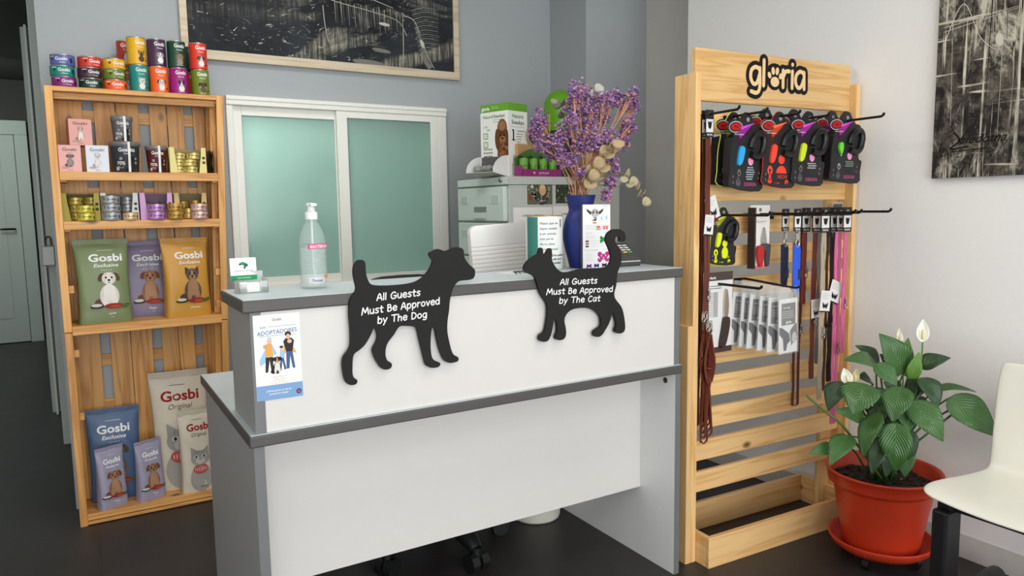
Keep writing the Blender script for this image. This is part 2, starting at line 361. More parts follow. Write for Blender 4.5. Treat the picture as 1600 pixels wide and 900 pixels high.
# sliding interior window
WF = M((238, 238, 230), .4, var=.01)
def pane_mat():
    m = bpy.data.materials.new('frosted_glass'); m.use_nodes = True; nt = m.node_tree; N = nt.nodes.new; L = nt.links.new
    for n in list(nt.nodes):
        if n.type == 'BSDF_PRINCIPLED': nt.nodes.remove(n)
    out = nt.nodes['Material Output']
    df = N('ShaderNodeBsdfDiffuse'); df.inputs[0].default_value = rgb((150, 176, 170)); tr = N('ShaderNodeBsdfTranslucent'); tr.inputs[0].default_value = rgb((202, 226, 217))
    gl = N('ShaderNodeBsdfGlossy'); gl.inputs['Roughness'].default_value = .12
    m1 = N('ShaderNodeMixShader'); m1.inputs[0].default_value = .6; L(df.outputs[0], m1.inputs[1]); L(tr.outputs[0], m1.inputs[2])
    fz = N('ShaderNodeFresnel'); fz.inputs[0].default_value = 1.5
    m2 = N('ShaderNodeMixShader'); L(fz.outputs[0], m2.inputs[0]); L(m1.outputs[0], m2.inputs[1]); L(gl.outputs[0], m2.inputs[2]); L(m2.outputs[0], out.inputs[0])
    return m
PANE = pane_mat(); RUB = M((40, 42, 40), .6, 0, 0)
wd = tag(bpy.data.objects.new('window_1', None), kind='structure'); C.objects.link(wd); wd.location = (WX0, Y_B, WZ0)
W_, H_ = WX1 - WX0, WZ1 - WZ0
b = MB().box(0, W_, -.03, .07, H_ - .042, H_, WF).box(0, .03, -.022, .07, 0, H_ - .042, WF).box(W_ - .05, W_, -.022, .07, 0, H_ - .042, WF).box(0, W_, -.03, .07, 0, .022, WF)
b.box(.0, W_, -.036, -.03, H_ - .02, H_ - .004, WF); b.build('window_frame', wd, .003)
b = MB().box(.03, .070, .0, .02, .022, H_ - .042, WF).box(.507, .54, .0, .02, .022, H_ - .042, WF).box(.07, .507, .0, .02, .022, .062, WF).box(.07, .507, .0, .02, H_ - .085, H_ - .042, WF)
s1 = b.build('sash_frame', wd, .002)
MB().box(.07, .507, .008, .012, .062, H_ - .085, PANE).build('pane', s1)
b = MB().box(.512, .566, -.022, -.002, .022, H_ - .042, WF).box(1.018, 1.06, -.022, -.002, .022, H_ - .042, WF).box(.566, 1.018, -.022, -.002, .022, .05, WF).box(.566, 1.018, -.022, -.002, H_ - .075, H_ - .042, WF)
s2 = b.build('sash_frame', wd, .002)
MB().box(.566, 1.018, -.014, -.010, .05, H_ - .075, PANE).build('pane', s2)
# ================================================================== large furniture
# ---- crate shelf: leans in a little on the right, so its right side is skewed
SY0, SY1 = 3.355, 3.572
def sxr(z): return .500 + .0325 * z
def make_crate_shelf():
    t = thing('crate_shelf', 'tall slatted wooden crate shelf filled with pet food, standing against the back wall', 'shelf', (0, 0, 0))
    cz, cx = crate('z'), crate('x')
    for z0, z1 in ((0, .803), (.806, 1.767)):
        MB().box(-.062, -.034, SY0, SY0 + .022, z0, z1, cz).build('front_post', t, .002)
        b = MB(); b.hexa([(sxr(z0), SY0, z0), (sxr(z0) + .028, SY0, z0), (sxr(z0) + .028, SY0 + .022, z0), (sxr(z0), SY0 + .022, z0),
                (sxr(z1), SY0, z1), (sxr(z1) + .028, SY0, z1), (sxr(z1) + .028, SY0 + .022, z1), (sxr(z1), SY0 + .022, z1)], cz); b.build('front_post', t, .002)
    cy = crate('y')
    for k in range(15):                                                     # boards of the two sides
        z0 = .005 + k * .1175; z1 = z0 + .098
        MB().box(-.058, -.044, SY0 + .022, SY1, z0, z1, cy).build('side_board', t, .0015)
        a, c = sxr(z0) + .012, sxr(z1) + .012
        MB().hexa([(a, SY0 + .022, z0), (a + .013, SY0 + .022, z0), (a + .013, SY1, z0), (a, SY1, z0), (c, SY0 + .022, z1), (c + .013, SY0 + .022, z1), (c + .013, SY1, z1), (c, SY1, z1)], cy).build('side_board', t, .0015)
    for y0 in (SY0 + .085, SY1 - .03):                                      # battens inside the right-hand side
        MB().hexa([(sxr(0) - .014, y0, .05), (sxr(0) + .011, y0, .05), (sxr(0) + .011, y0 + .022, .05), (sxr(0) - .014, y0 + .022, .05),
                   (sxr(1.7) - .014, y0, 1.74), (sxr(1.7) + .011, y0, 1.74), (sxr(1.7) + .011, y0 + .022, 1.74), (sxr(1.7) - .014, y0 + .022, 1.74)], cz).build('corner_batten', t, .0015)
        if y0 > SY0 + .1: MB().box(-.044, -.022, y0, y0 + .022, .05, 1.74, cz).build('corner_batten', t, .0015)
    for x0, x1 in ((-.044, .062), (.0985, .176), (.1775, .262), (.2985, .365), (.3665, .432), (.466, .512)):
        for z0, z1 in ((.03, .806), (.808, 1.74)):
            d = .0325 * (z0 + z1) / 2 * (x0 + .05) / .55
            MB().box(x0 + d * .6, x1 + d * .6, SY1 - .010, SY1, z0, z1, cz).build('back_slat', t, .001)
    for z in (.42, .62, .835, 1.02, 1.335, 1.655):
        MB().box(-.044, sxr(z), SY1 + .0005, SY1 + .010, z, z + .05, cx).build('back_rail', t, .001)
    MB().box(-.05, sxr(1.74) + .006, SY0 + .001, SY1, 1.748, 1.767, cx).build('top_board', t, .002)
    MB().box(-.034, sxr(1.7), SY0 + .03, SY0 + .055, 1.722, 1.748, cx).build('top_rail', t, .002)
    for z1, th in ((1.440, .034), (1.246, .034), (.828, .035)):
        r = sxr(z1)
        MB().box(-.034, r, SY0 - .004, SY0 + .016, z1 - th, z1, cx).build('shelf_lip', t, .002)
        MB().box(-.044, r + .010, SY0 + .016, SY0 + .105, z1 - .016, z1, cx).build('shelf_board', t, .0015)
        MB().box(-.044, r + .010, SY0 + .112, SY1 - .012, z1 - .016, z1, cx).build('shelf_board', t, .0015)
        for x in (-.034, r - .022): MB().box(x, x + .022, SY0 + .018, SY1 - .03, z1 - th - .006, z1 - .017, cy).build('shelf_bearer', t, .001)
    MB().box(-.034, sxr(0), SY0 + .002, SY0 + .018, .004, .018, cx).build('base_lip', t, .002)
    MB().box(-.034, sxr(0), SY0 + .004, SY0 + .022, .021, .048, cx).build('base_lip', t, .002)
    MB().box(-.044, sxr(0) + .01, SY0 + .022, SY0 + .105, .030, .046, cx).build('base_board', t, .0015)
    MB().box(-.044, sxr(0) + .01, SY0 + .112, SY1 - .012, .030, .046, cx).build('base_board', t, .0015)
    for z in (.44, .70, .96): MB().box(-.044, -.016, SY0 + .024, SY0 + .046, z, z + .03, cx).build('side_block', t, .001)
    for z in (.86, 1.0): MB().box(sxr(z) - .016, sxr(z) + .012, SY0 + .024, SY0 + .046, z, z + .03, cx).build('side_block', t, .001)
    sk = MB(); sk.box(-.0628, -.0622, SY0 + .05, SY0 + .08, .17, .25, M((225, 222, 212), .6)); sk.build('sticker', t)
make_crate_shelf()
# ---- reception counter
def make_counter():
    t = thing('reception_counter', 'white and grey two-level reception counter in the middle of the room', 'counter', (0, 0, 0))
    EDGE = M((80, 77, 75), .45, var=.02); SIDE = M((160, 160, 159), .5, var=.02); TOP = M((196, 207, 210), .4, var=.02); PAN = M((218, 214, 210), .42, var=.008)
    EDG2 = M((112, 113, 114), .45, var=.02)
    CXL, CXR, CY = .3235, 1.7236, 1.767
    def slab(name, x0, x1, y0, y1, z0, z1):
        p = MB().box(x0, x1, y0, y1, z0, z1 - .0015, EDGE).build(name, t, .004, 3)
        MB().box(x0 + .003, x1 - .003, y0 + .003, y1 - .003, z1 - .0016, z1, TOP).build('laminate', p)
    slab('countertop', CXL, CXR, CY, 2.052, 1.0352, 1.067)
    slab('worktop', CXL, CXR, CY, 2.556, .709, .740)
    L0, L1, R0, R1 = .334, .359, 1.6985, 1.7205
    for x0, x1 in ((.341, .366), (1.693, 1.716)): MB().box(x0, x1, CY + .009, 2.04, .7402, 1.035, SIDE).box(x0 + .0005, x1 - .0005, CY + .0082, CY + .009, .7402, 1.035, EDG2).build('upper_side_panel', t, .001)
    MB().box(.366, 1.693, CY + .0095, CY + .028, .7402, 1.035, PAN).build('upper_front_panel', t, .001)
    INN = M((232, 233, 232), .45, var=.01)
    MB().box(L0, L1, CY + .010, 2.53, 0, .709, SIDE).box(L0 + .0005, L1 - .0005, CY + .0092, CY + .010, 0, .709, EDG2).build('lower_side_panel', t, .001)
    b = MB().box(R0, R1, CY + .006, 2.53, 0, .709, SIDE).box(R0 - .0005, R0, CY + .0075, 2.53, 0, .709, INN).box(R0, R1, CY + .0052, CY + .006, 0, .709, EDG2)
    rp = b.build('lower_side_panel', t, .0005)
    MB().box(L1, R0 - .0005, 1.949, 1.968, .2588, .709, PAN).build('modesty_panel', t, .001)
    c = MB().lathe([(.0, .001), (.010, .001), (.010, 0)], M((30, 30, 30), .5), n=16).build('cable_hole', rp); c.rotation_euler = (0, -PI / 2, 0); c.location = (R0 - .0006, 1.822, .678)
make_counter()
BEFORE_STAND = set(C.objects)
# ---- pine display stand
def make_stand():
    t = thing('display_stand', 'pine slatted display stand with black hooks and a shop name burnt into its header', 'display stand', (0, 0, 0))
    pz, px, py = pine('z'), pine('x'), pine('y')
    MB().box(1.804, 1.8275, 1.80, 1.905, 0, 1.712, pz).build('post', t, .002)
    MB().box(1.7805, 1.8038, 1.80, 1.905, 0, .858, pz).build('post_doubler', t, .002)
    MB().box(2.620, 2.6425, 1.800, 1.905, 0, 1.725, pz).build('post', t, .002)
    MB().box(2.560, 2.6215, 1.868, 1.890, .0, 1.60, pz).build('back_batten', t, .002)
    hd = MB().box(1.829, 2.622, 1.832, 1.852, 1.625, 1.800, px).build('header_board', t, .002)
    for i in range(12):
        z = 1.5545 - i * .1164
        MB().box(1.829, 2.622, 1.838, 1.856, z - .037, z + .037, px).build('slat', t, .002)
    # tray at the foot
    MB().box(1.829, 2.616, 1.735, 1.753, 0, .112, px).build('tray_front', t, .002)
    MB().box(1.829, 2.616, 1.990, 2.008, 0, .112, px).build('tray_back', t, .002)
    MB().box(1.829, 1.847, 1.753, 1.990, 0, .112, py).build('tray_end', t, .002)
    MB().box(2.598, 2.616, 1.753, 1.990, 0, .112, py).build('tray_end', t, .002)
    # header lettering: black outline round pine-coloured letters, a paw for the o
    BK = INK((26, 22, 20)); LT = INK((232, 200, 150)); mp = front(1.832)
    b = MB(); zc, hcap = 1.693, .064
    spec = (('g', 2.105), ('l', 2.147), ('r', 2.233), ('i', 2.262), ('a', 2.297))
    z_b = 1.694
    for lay, sw, mt in ((1, .50, BK), (4, .165, LT)):
        for ci, (ch, x) in enumerate((('g', 2.109), ('l', 2.150), ('r', 2.262), ('i', 2.296), ('a', 2.337))): hand_text(b, mp, ch, x, z_b, .088, mt, lay + .3 * ci, sw, None, 0, 0)
    px0, pz0 = 2.206, z_b + .032
    b.ell(mp, px0, pz0 - .010, .038, .036, BK, .9); b.ell(mp, px0, pz0 + .016, .044, .034, BK, .8)
    for q in ((.0, -.016, .022, .018, 0), (-.028, .006, .0085, .012, .5), (-.010, .022, .0088, .014, .15), (.011, .022, .0088, .014, -.15), (.029, .006, .0085, .012, -.5)):
        b.ell(mp, px0 + q[0], pz0 + q[1], q[2], q[3], LT, 6, q[4])
    b.build('lettering', hd)
    return t
STAND = make_stand()
HK = M((22, 22, 23), .35, .3, 0)
def hook(x, z, y1=1.64, tip=.012, dx=0, sag=0):
    """rod standing out of a slat towards the room with a turned-up tip"""
    pts = [(x, 1.837, z)] + [(x + dx * k / 4, 1.837 + (y1 - 1.837) * k / 4, z - sag * math.sin(PI * k / 4)) for k in range(1, 5)] + [(x + dx, y1 - .008, z + tip * .4), (x + dx, y1 - .010, z + tip)]
    MB().tube(pts, .0046, HK, 8).box(x - .010, x + .010, 1.834, 1.838, z - .020, z + .006, HK).build('hook', STAND)
STAND_SET = [o for o in C.objects if o not in BEFORE_STAND and o.parent is None]
# ---- filing cabinet (drawers face the left)
def make_cabinet():
    t = thing('filing_cabinet', 'grey green metal filing cabinet with papers stuck to its side, behind the counter', 'filing cabinet', (1.67, 2.80, 0))
    G = M((212, 226, 218), .4, var=.01); GS = M((188, 195, 190), .4, var=.01); DK = M((120, 132, 128), .5, 0, 0)
    MB().box(0, .63, 0, .475, .04, 1.375, GS).box(.03, .60, .03, .44, 0, .04, M((50, 52, 52), .6)).build('body', t, .003)
    MB().box(-.012, .634, -.004, .479, 1.376, 1.412, GS).box(-.0135, -.012, -.003, .478, 1.378, 1.410, G).build('top', t, .004)
    lk = MB().lathe([(.011, 0), (.011, .006), (.007, .009)], M((150, 150, 145), .3, .9), n=16).lathe([(.0, .0092), (.004, .0092)], BLACKM, n=10).build('lock', t); lk.location = (-.0135, .045, 1.397); lk.rotation_euler = (0, -PI / 2, 0)
    for k in range(4):
        z1 = 1.368 - k * .158 * 2 * .52; z0 = z1 - .155
        d = MB().box(-.022, -.0005, .012, .463, z0, z1, G).build('drawer', t, .004)
        mp = leftface(-.0222)
        MB().box(-.0235, -.0222, .17, .29, z0 + .036, z0 + .066, DK).prism([(.175, z0 + .012), (.285, z0 + .012), (.298, z0 + .040), (.162, z0 + .040)], lambda u, v, q: (q, u, v), -.034, -.0222, G).build('handle', d, .002)
        for y in (.05, .35):
            MB().box(-.0245, -.0222, y, y + .072, z0 + .080, z0 + .123, G).box(-.0252, -.0245, y + .005, y + .067, z0 + .085, z0 + .118, M((196, 208, 202), .5)).build('label_holder', d, .001)
BLACKM = M((22, 22, 22), .4, 0, 0)
make_cabinet()
# ---- painting over the window
def abstract_mat(name, vert=False):
    m = bpy.data.materials.new(name); m.use_nodes = True; nt = m.node_tree; b = nt.nodes['Principled BSDF']; N = nt.nodes.new; L = nt.links.new
    b.inputs['Roughness'].default_value = .6; b.inputs['Specular IOR Level'].default_value = .2
    tc = N('ShaderNodeTexCoord')
    def noise(sc, det, dist, rough=.6, loc=(0, 0, 0)):
        mp = N('ShaderNodeMapping'); mp.inputs['Scale'].default_value = sc; mp.inputs['Location'].default_value = loc; L(tc.outputs['Object'], mp.inputs[0])
        n = N('ShaderNodeTexNoise'); n.inputs['Scale'].default_value = 1; n.inputs['Detail'].default_value = det; n.inputs['Distortion'].default_value = dist; n.inputs['Roughness'].default_value = rough; L(mp.outputs[0], n.inputs['Vector']); return n.outputs['Fac']
    def mrange(s, a, c, lo=0, hi=1):
        r = N('ShaderNodeMapRange'); r.inputs[1].default_value = a; r.inputs[2].default_value = c; r.inputs[3].default_value = lo; r.inputs[4].default_value = hi; L(s, r.inputs[0]); return r.outputs[0]
    def math_(op, a, c):
        r = N('ShaderNodeMath'); r.operation = op
        for i, q in enumerate((a, c)):
            if isinstance(q, (int, float)): r.inputs[i].default_value = q
            else: L(q, r.inputs[i])
        return r.outputs[0]
    def mixc(f, a, c):
        x = N('ShaderNodeMix'); x.data_type = 'RGBA'
        L(f, x.inputs[0])
        for i, q in ((6, a), (7, c)):
            if isinstance(q, tuple): x.inputs[i].default_value = q
            else: L(q, x.inputs[i])
        return x.outputs[2]
    if not vert:
        base = mixc(mrange(noise((3, 3, 3), 5, 1), .35, .7), rgb((20, 22, 26)), rgb((48, 52, 57)))
        sx = N('ShaderNodeSeparateXYZ'); L(tc.outputs['Object'], sx.inputs[0])
        patch = math_('MULTIPLY', mrange(noise((1.6, 1, 4.2), 4, 1.6, loc=(.7, 0, .9)), .44, .60), math_('MAXIMUM', mrange(sx.outputs[0], .40, .75, .12, .9), 0))
        strk = mrange(noise((90, 1, 5), 2, .4), .42, .62)
        sheet = mixc(strk, rgb((84, 84, 78)), rgb((196, 190, 172)))
        col = mixc(patch, base, sheet)
        fleck = math_('MULTIPLY', mrange(noise((16, 1, 30), 6, 2.2, .75), .60, .66), mrange(noise((4, 1, 4), 2, .5), .45, .6))
        col = mixc(fleck, col, rgb((212, 210, 196)))
    else:
        base = mixc(mrange(noise((14, 14, 14), 10, .5, .8), .44, .60), rgb((34, 31, 29)), rgb((104, 98, 88)))
        wash = mrange(noise((8, 8, 3.2), 10, .6, .82), .50, .60)
        col = mixc(wash, base, rgb((196, 190, 172)))
        v1 = math_('MULTIPLY', mrange(noise((55, 55, 1.6), 4, .25, .6), .57, .62), mrange(noise((5, 5, 5), 3, .5), .38, .52))
        col = mixc(v1, col, rgb((214, 208, 190)))
        v2 = math_('MULTIPLY', mrange(noise((38, 38, 2.4), 3, .2, .6, (3, 1, 2)), .56, .60), mrange(noise((6, 6, 6), 3, .5, loc=(4, 4, 4)), .48, .58))
        col = mixc(v2, col, rgb((34, 32, 31)))
        mp = N('ShaderNodeMapping'); mp.inputs['Rotation'].default_value = (.3, 0, 0); mp.inputs['Scale'].default_value = (3, 3, 60); L(tc.outputs['Object'], mp.inputs[0])
        n = N('ShaderNodeTexNoise'); n.inputs['Scale'].default_value = 1; n.inputs['Detail'].default_value = 2; L(mp.outputs[0], n.inputs['Vector'])
        h1 = math_('MULTIPLY', mrange(n.outputs['Fac'], .63, .66), mrange(noise((4, 4, 4), 2, .5, loc=(8, 2, 5)), .5, .58))
        col = mixc(h1, col, rgb((206, 200, 184)))
    L(col, b.inputs['Base Color']); return m
FRW = wood((206, 192, 166), (186, 168, 140), 'x', name='frame_wood', kd=-.1)
t = thing('framed_painting', 'wide framed abstract painting in black and silver over the sliding window', 'painting', (.46, Y_B, 1.955))
b = MB().prism([(0, .0), (1.365, .0), (1.335, .040), (.030, .040)], lambda u, v, q: (u, q, v), -.03, -.002, FRW)
b.prism([(0, .0), (.030, .040), (.030, .62), (0, .66)], lambda u, v, q: (u, q, v), -.03, -.002, FRW)
b.prism([(1.365, .0), (1.365, .66), (1.335, .62), (1.335, .040)], lambda u, v, q: (u, q, v), -.03, -.002, FRW)
b.prism([(0, .66), (.030, .62), (1.335, .62), (1.365, .66)], lambda u, v, q: (u, q, v), -.03, -.002, FRW); b.build('frame', t, .002)
b = MB().box(.030, 1.335, -.022, -.004, .04, .62, abstract_mat('silver_abstract'))
mp = front(-.022, .0005); PLT = INK((196, 194, 180)); PDK = INK((20, 21, 24)); PMD = INK((120, 120, 112))
def stroke(b, mp, pts, w0, w1, m, l=2):
    n = len(pts); L_, R_ = [], []
    for i, (x, y) in enumerate(pts):
        x0, y0 = pts[max(0, i - 1)]; x1, y1 = pts[min(n - 1, i + 1)]; d = math.hypot(x1 - x0, y1 - y0) or 1
        w = w0 + (w1 - w0) * i / (n - 1); nx, ny = -(y1 - y0) / d * w / 2, (x1 - x0) / d * w / 2
        L_.append(mp(x + nx, y + ny, l)); R_.append(mp(x - nx, y - ny, l))
    b.add(L_ + R_, [(i, i + 1, n + i + 1, n + i) for i in range(n - 1)], m); return b
rr = random.Random(4)
for c in ([(.50, .50), (.53, .38), (.68, .33), (.88, .30), (1.02, .27), (1.07, .20)], [(1.06, .30), (1.12, .27), (1.18, .12), (1.22, .05)], [(.60, .42), (.8, .38), (1.0, .33)], [(.64, .30), (.645, .22), (.66, .13)], [(1.05, .30), (1.05, .16), (1.045, .05)]):
    stroke(b, mp, curve_pts(c), .004, .0025, PLT)
for k in range(34):
    x = .70 + .36 * k / 34 + rr.uniform(-.004, .004); stroke(b, mp, [(x, .33 - .05 * (x - .7) + rr.uniform(-.01, .01)), (x + .004, .23 + rr.uniform(-.03, .03))], .0028, .0006, PMD if k % 3 else PLT)
for k in range(22):
    y = .33 - k * .011; stroke(b, mp, curve_pts([(1.10 + .002 * k, y), (1.17, y + .022), (1.25, y + .02)], 5), .002, .0008, PMD if k % 2 else PLT)
stroke(b, mp, curve_pts([(1.12, .25), (1.15, .18), (1.17, .09), (1.20, .05)]), .012, .03, PMD); b.ell(mp, 1.155, .17, .010, .022, PLT, 3, .4)
b.ell(mp, .95, .245, .030, .008, PLT, 3, -.1); b.ell(mp, .93, .115, .050, .010, PMD, 3, -.1); b.ell(mp, .86, .05, .085, .014, PMD, 3, -.05)
for k in range(50):
    x, y = rr.uniform(.05, .72), rr.uniform(.06, .40); a = rr.uniform(-.4, .9); s = rr.uniform(.006, .03); stroke(b, mp, [(x, y), (x + s * math.cos(a), y + s * math.sin(a))], rr.uniform(.001, .005), .0006, PLT if k % 3 else PMD)
for k in range(7): stroke(b, mp, [(.55 + .05 * k, .14 + .02 * (k % 3)), (.66 + .05 * k, .132 + .02 * (k % 3))], .002, .001, PMD)
b.build('canvas', t)
# ---- unframed canvas on the right wall
t = thing('canvas_painting', 'unframed dark abstract canvas with a black signature on the right wall', 'painting', (X_R, 1.469, 1.353))
b = MB().box(-.022, -.001, -.75, 0, 0, .95, abstract_mat('streaked_abstract', True)); b.build('canvas', t)
b = MB(); mp = lambda u, v, l: (-.022 - .0005 * l, -u, v)
for k in range(26):
    x = rr.uniform(.03, .5); stroke(b, mp, [(x, .9), (x + rr.uniform(-.02, .02), rr.uniform(.12, .5))], rr.uniform(.001, .006), .001, (INK((206, 200, 182)), INK((30, 28, 27)), INK((178, 172, 156)))[k % 3], 1)
for z, s in ((.64, .04), (.62, .03), (.655, .05), (.67, .055), (.50, .03), (.515, .02)):
    stroke(b, mp, [(.02, z), (.26, z + s)], .0022, .001, INK((204, 198, 180)), 2)
stroke(b, mp, curve_pts([(.02, .45), (.08, .58), (.14, .46), (.20, .40)]), .003, .0015, INK((210, 204, 186)), 2)
b.ell(mp, .20, .44, .012, .022, INK((206, 200, 184)), 2, .2)
SG = INK((18, 17, 17))
b.text(mp, 'aledoma', .165, .114, .030, SG, 3, .01, .5, 'C', .15); stroke(b, mp, curve_pts([(.07, .155), (.09, .125), (.06, .098), (.12, .104)]), .006, .005, SG, 3)
stroke(b, mp, curve_pts([(.115, .158), (.10, .135), (.085, .12)]), .005, .004, SG, 3); stroke(b, mp, [(.06, .088), (.18, .094)], .003, .002, SG, 3)
b.build('signature', t)
# ---- white chair by the right wall (faces left)
def make_chair():
    t = thing('plastic_chair', 'cream white moulded plastic chair with black metal frame beside the plant', 'chair', (2.19, .885, 0))
    WP = M((228, 225, 213), .38, var=.006); BK = M((26, 25, 27), .42, .2, 0)
    # seat: plan outline runs from the rounded front (x=-.19) to the back (x=.2); the shell turns up into the back
    prof = [(-.205, .452), (-.19, .462), (-.14, .466), (-.04, .458), (.07, .449), (.15, .447), (.186, .452), (.197, .476), (.201, .54), (.205, .62), (.209, .70), (.213, .770), (.214, .782)]
    hw = [.20, .228, .237, .238, .232, .226, .225, .227, .228, .227, .226, .221, .208]
    rows = []; n = 14
    for (x, z), h in zip(prof, hw):
        row = []
        for j in range(n + 1):
            q = -1 + 2 * j / n; dip = (1 - q * q)
            front_ = max(0, (-.12 - x)) * 1.1
            row.append((x - front_ * 0 + (.012 * q * q if x < -.12 else 0) + (.018 * dip if z > .5 else 0), q * h, z - (.010 * dip if z < .47 else 0)))
        rows.append(row)
    vs = [p for r in rows for p in r]; fs = [(i * (n + 1) + j, i * (n + 1) + j + 1, (i + 1) * (n + 1) + j + 1, (i + 1) * (n + 1) + j) for i in range(len(rows) - 1) for j in range(n)]
    b = MB(); b.add(vs, fs, WP, True); b.build('seat_shell', t, 0, 2, None, .009, 2)
    MB().box(-.145, .18, -.20, -.16, .405, .440, BK).box(-.145, .18, .16, .20, .405, .440, BK).box(-.12, -.08, -.2, .2, .400, .436, BK).box(.10, .14, -.2, .2, .400, .436, BK).build('seat_frame', t, .006)
    for sgn in (-1, 1):
        y = sgn * .18
        MB().box(-.168, -.088, y - .022, y + .022, .045, .41, BK).build('leg', t, .008)
        MB().tube([(-.17, y, .026), (-.10, y, .030), (.0, y + sgn * .015, .032), (.12, y + sgn * .045, .034), (.28, y + sgn * .075, .036), (.36, y + sgn * .085, .034), (.385, y + sgn * .088, .028)], [.016, .026, .027, .029, .033, .030, .018], BK, 12).build('foot_bar', t)
make_chair()
# ---- office chair behind the counter
def make_office_chair():
    t = thing('office_chair', 'black office chair on a castored star base behind the counter', 'office chair', (1.09, 2.43, 0))
    BK = M((24, 25, 25), .42, 0, 0); FB = M((32, 32, 34), .85, 0, .05)
    MB().lathe([(.042, .075), (.045, .13), (.028, .14), (.028, .40)], BK, n=20).build('gas_column', t)
    for k in range(5):
        a = math.radians(-80 + 72 * k); c, s = math.cos(a), math.sin(a)
        pts = [(.03 * c, .03 * s, .128), (.11 * c, .11 * s, .130), (.18 * c, .18 * s, .120), (.235 * c, .235 * s, .100), (.262 * c, .262 * s, .078)]
        lg = MB().tube(pts, [.038, .038, .036, .032, .024], BK, 12).build('base_leg', t)
        cs = MB()
        for q in (-1, 1):
            o = Vector((.265 * c - q * .021 * s, .265 * s + q * .021 * c, .0)); ax = Vector((-s, c, 0)); n = 14; vs = []
            for e in (-.015, .015):
                for j in range(n):
                    d = 2 * PI * j / n; vs.append(o + ax * e + Vector((c, s, 0)) * .034 * math.cos(d) + Vector((0, 0, .0345 + .034 * math.sin(d))))
            cs.add(vs, [list(range(n)), list(range(2 * n - 1, n - 1, -1))] + [(j, n + j, n + (j + 1) % n, (j + 1) % n) for j in range(n)], BK)
        cs.tube([(.265 * c, .265 * s, .050), (.265 * c, .265 * s, .086)], .018, BK); cs.build('caster', lg)
    MB().box(-.10, .10, -.08, .10, .40, .425, BK).build('mechanism', t, .006)
    b = MB(); b.grid(lambda u, v: (-.23 + .46 * u, -.22 + .44 * v, .425 + .055 * (1 - (2 * u - 1) ** 8) * (1 - (2 * v - 1) ** 8)), 16, 16, FB); b.box(-.225, .225, -.215, .215, .415, .43, BK); b.build('seat', t)
    MB().tube([(0, .12, .42), (0, .25, .44), (0, .265, .60), (0, .25, .72)], .018, BK).build('back_bar', t)
    ol = [(.215 * math.copysign(abs(math.cos(a)) ** .55, math.cos(a)), .81 + .207 * math.copysign(abs(math.sin(a)) ** .62, math.sin(a))) for a in [2 * PI * k / 40 for k in range(40)]]
    MB().prism(ol, lambda u, v, q: (u, .225 + q - .05 * (u / .21) ** 2 * .6, v), -.02, .02, FB).build('backrest', t, .010, 3)
make_office_chair()
t = thing('waste_bin', 'round white waste bin on the floor behind the counter', 'waste bin', (1.566, 2.450, 0))
WB = M((226, 222, 208), .45)
MB().lathe([(.0, .003), (.095, .003), (.0975, .0), (.101, .01), (.122, .28), (.126, .285), (.126, .292), (.119, .292), (.098, .012), (0, .010)], WB, n=40).build('bin_body', t)
# ================================================================== goods on the crate shelf
METAL = M((196, 192, 184), .28, .9, 0); GOLD = M((206, 176, 104), .3, .75, 0)
WI = INK((242, 242, 240)); DI = INK((38, 36, 36)); GI = INK((150, 148, 146))
def dog_head(b, mp, x, y, s, pal, l=2, k=1, ears='drop'):
    """a small printed dog's head; pal = (coat, ear, muzzle)"""
    coat, ear, muz = (INK(c) for c in pal); D = INK((22, 20, 20))
    if ears == 'up':
        for q in (-1, 1): b.poly2(mp, [(x + q * .75 * s, y + 1.25 * s), (x + q * .15 * s, y + .75 * s), (x + q * .8 * s, y + .25 * s)], ear, l, 1)
    else:
        for q in (-1, 1): b.ell(mp, x + q * .78 * s, y + .42 * s, .30 * s, .52 * s, ear, l, q * .45, 12)
    b.ell(mp, x, y + .25 * s, .72 * s, .74 * s, coat, l + k, 0, 16)
    b.ell(mp, x, y - .10 * s, .36 * s, .40 * s, muz, l + 2 * k, 0, 14); b.ell(mp, x, y + .42 * s, .13 * s, .40 * s, muz, l + 2 * k, 0, 10)
    for q in (-1, 1): b.ell(mp, x + q * .30 * s, y + .36 * s, .105 * s, .115 * s, D, l + 3 * k, 0, 8, 1)
    b.ell(mp, x, y + .05 * s, .16 * s, .12 * s, D, l + 3 * k, 0, 10, 1); b.ell(mp, x, y - .22 * s, .16 * s, .045 * s, D, l + 3 * k, 0, 8, 1)
def dog_sit(b, mp, x, y, s, pal, l=2, k=1, ears='drop', food=True, chest=None):
    """a printed sitting dog, y = its feet, s = about a third of its height"""
    coat = INK(pal[0]); ch = INK(chest or pal[2])
    b.ell(mp, x - .55 * s, y + .28 * s, .42 * s, .32 * s, INK(pal[1]), l, 0, 14)
    b.ell(mp, x, y + .75 * s, .62 * s, .85 * s, coat, l + k, 0, 18)
    b.ell(mp, x + .02 * s, y + 1.0 * s, .40 * s, .62 * s, ch, l + 2 * k, 0, 16)
    for q in (-.28, .3): b.ell(mp, x + q * s, y + .42 * s, .17 * s, .48 * s, ch, l + 3 * k, 0, 12)
    dog_head(b, mp, x + .03 * s, y + 1.85 * s, .62 * s, pal, l + 3 * k, k, ears)
    if food:
        b.ell(mp, x - .85 * s, y + .02 * s, .42 * s, .13 * s, INK((40, 38, 40)), l + 4 * k, 0, 14); b.ell(mp, x - .85 * s, y + .12 * s, .34 * s, .12 * s, INK((214, 208, 200)), l + 5 * k, 0, 14)
        b.ell(mp, x + .25 * s, y + .02 * s, .65 * s, .20 * s, INK((150, 52, 40)), l + 4 * k, 0, 16); b.ell(mp, x + .35 * s, y - .02 * s, .35 * s, .11 * s, INK((186, 76, 56)), l + 5 * k, 0, 12)
        b.ell(mp, x + .95 * s, y + .02 * s, .30 * s, .13 * s, INK((82, 106, 52)), l + 5 * k, .3, 12)
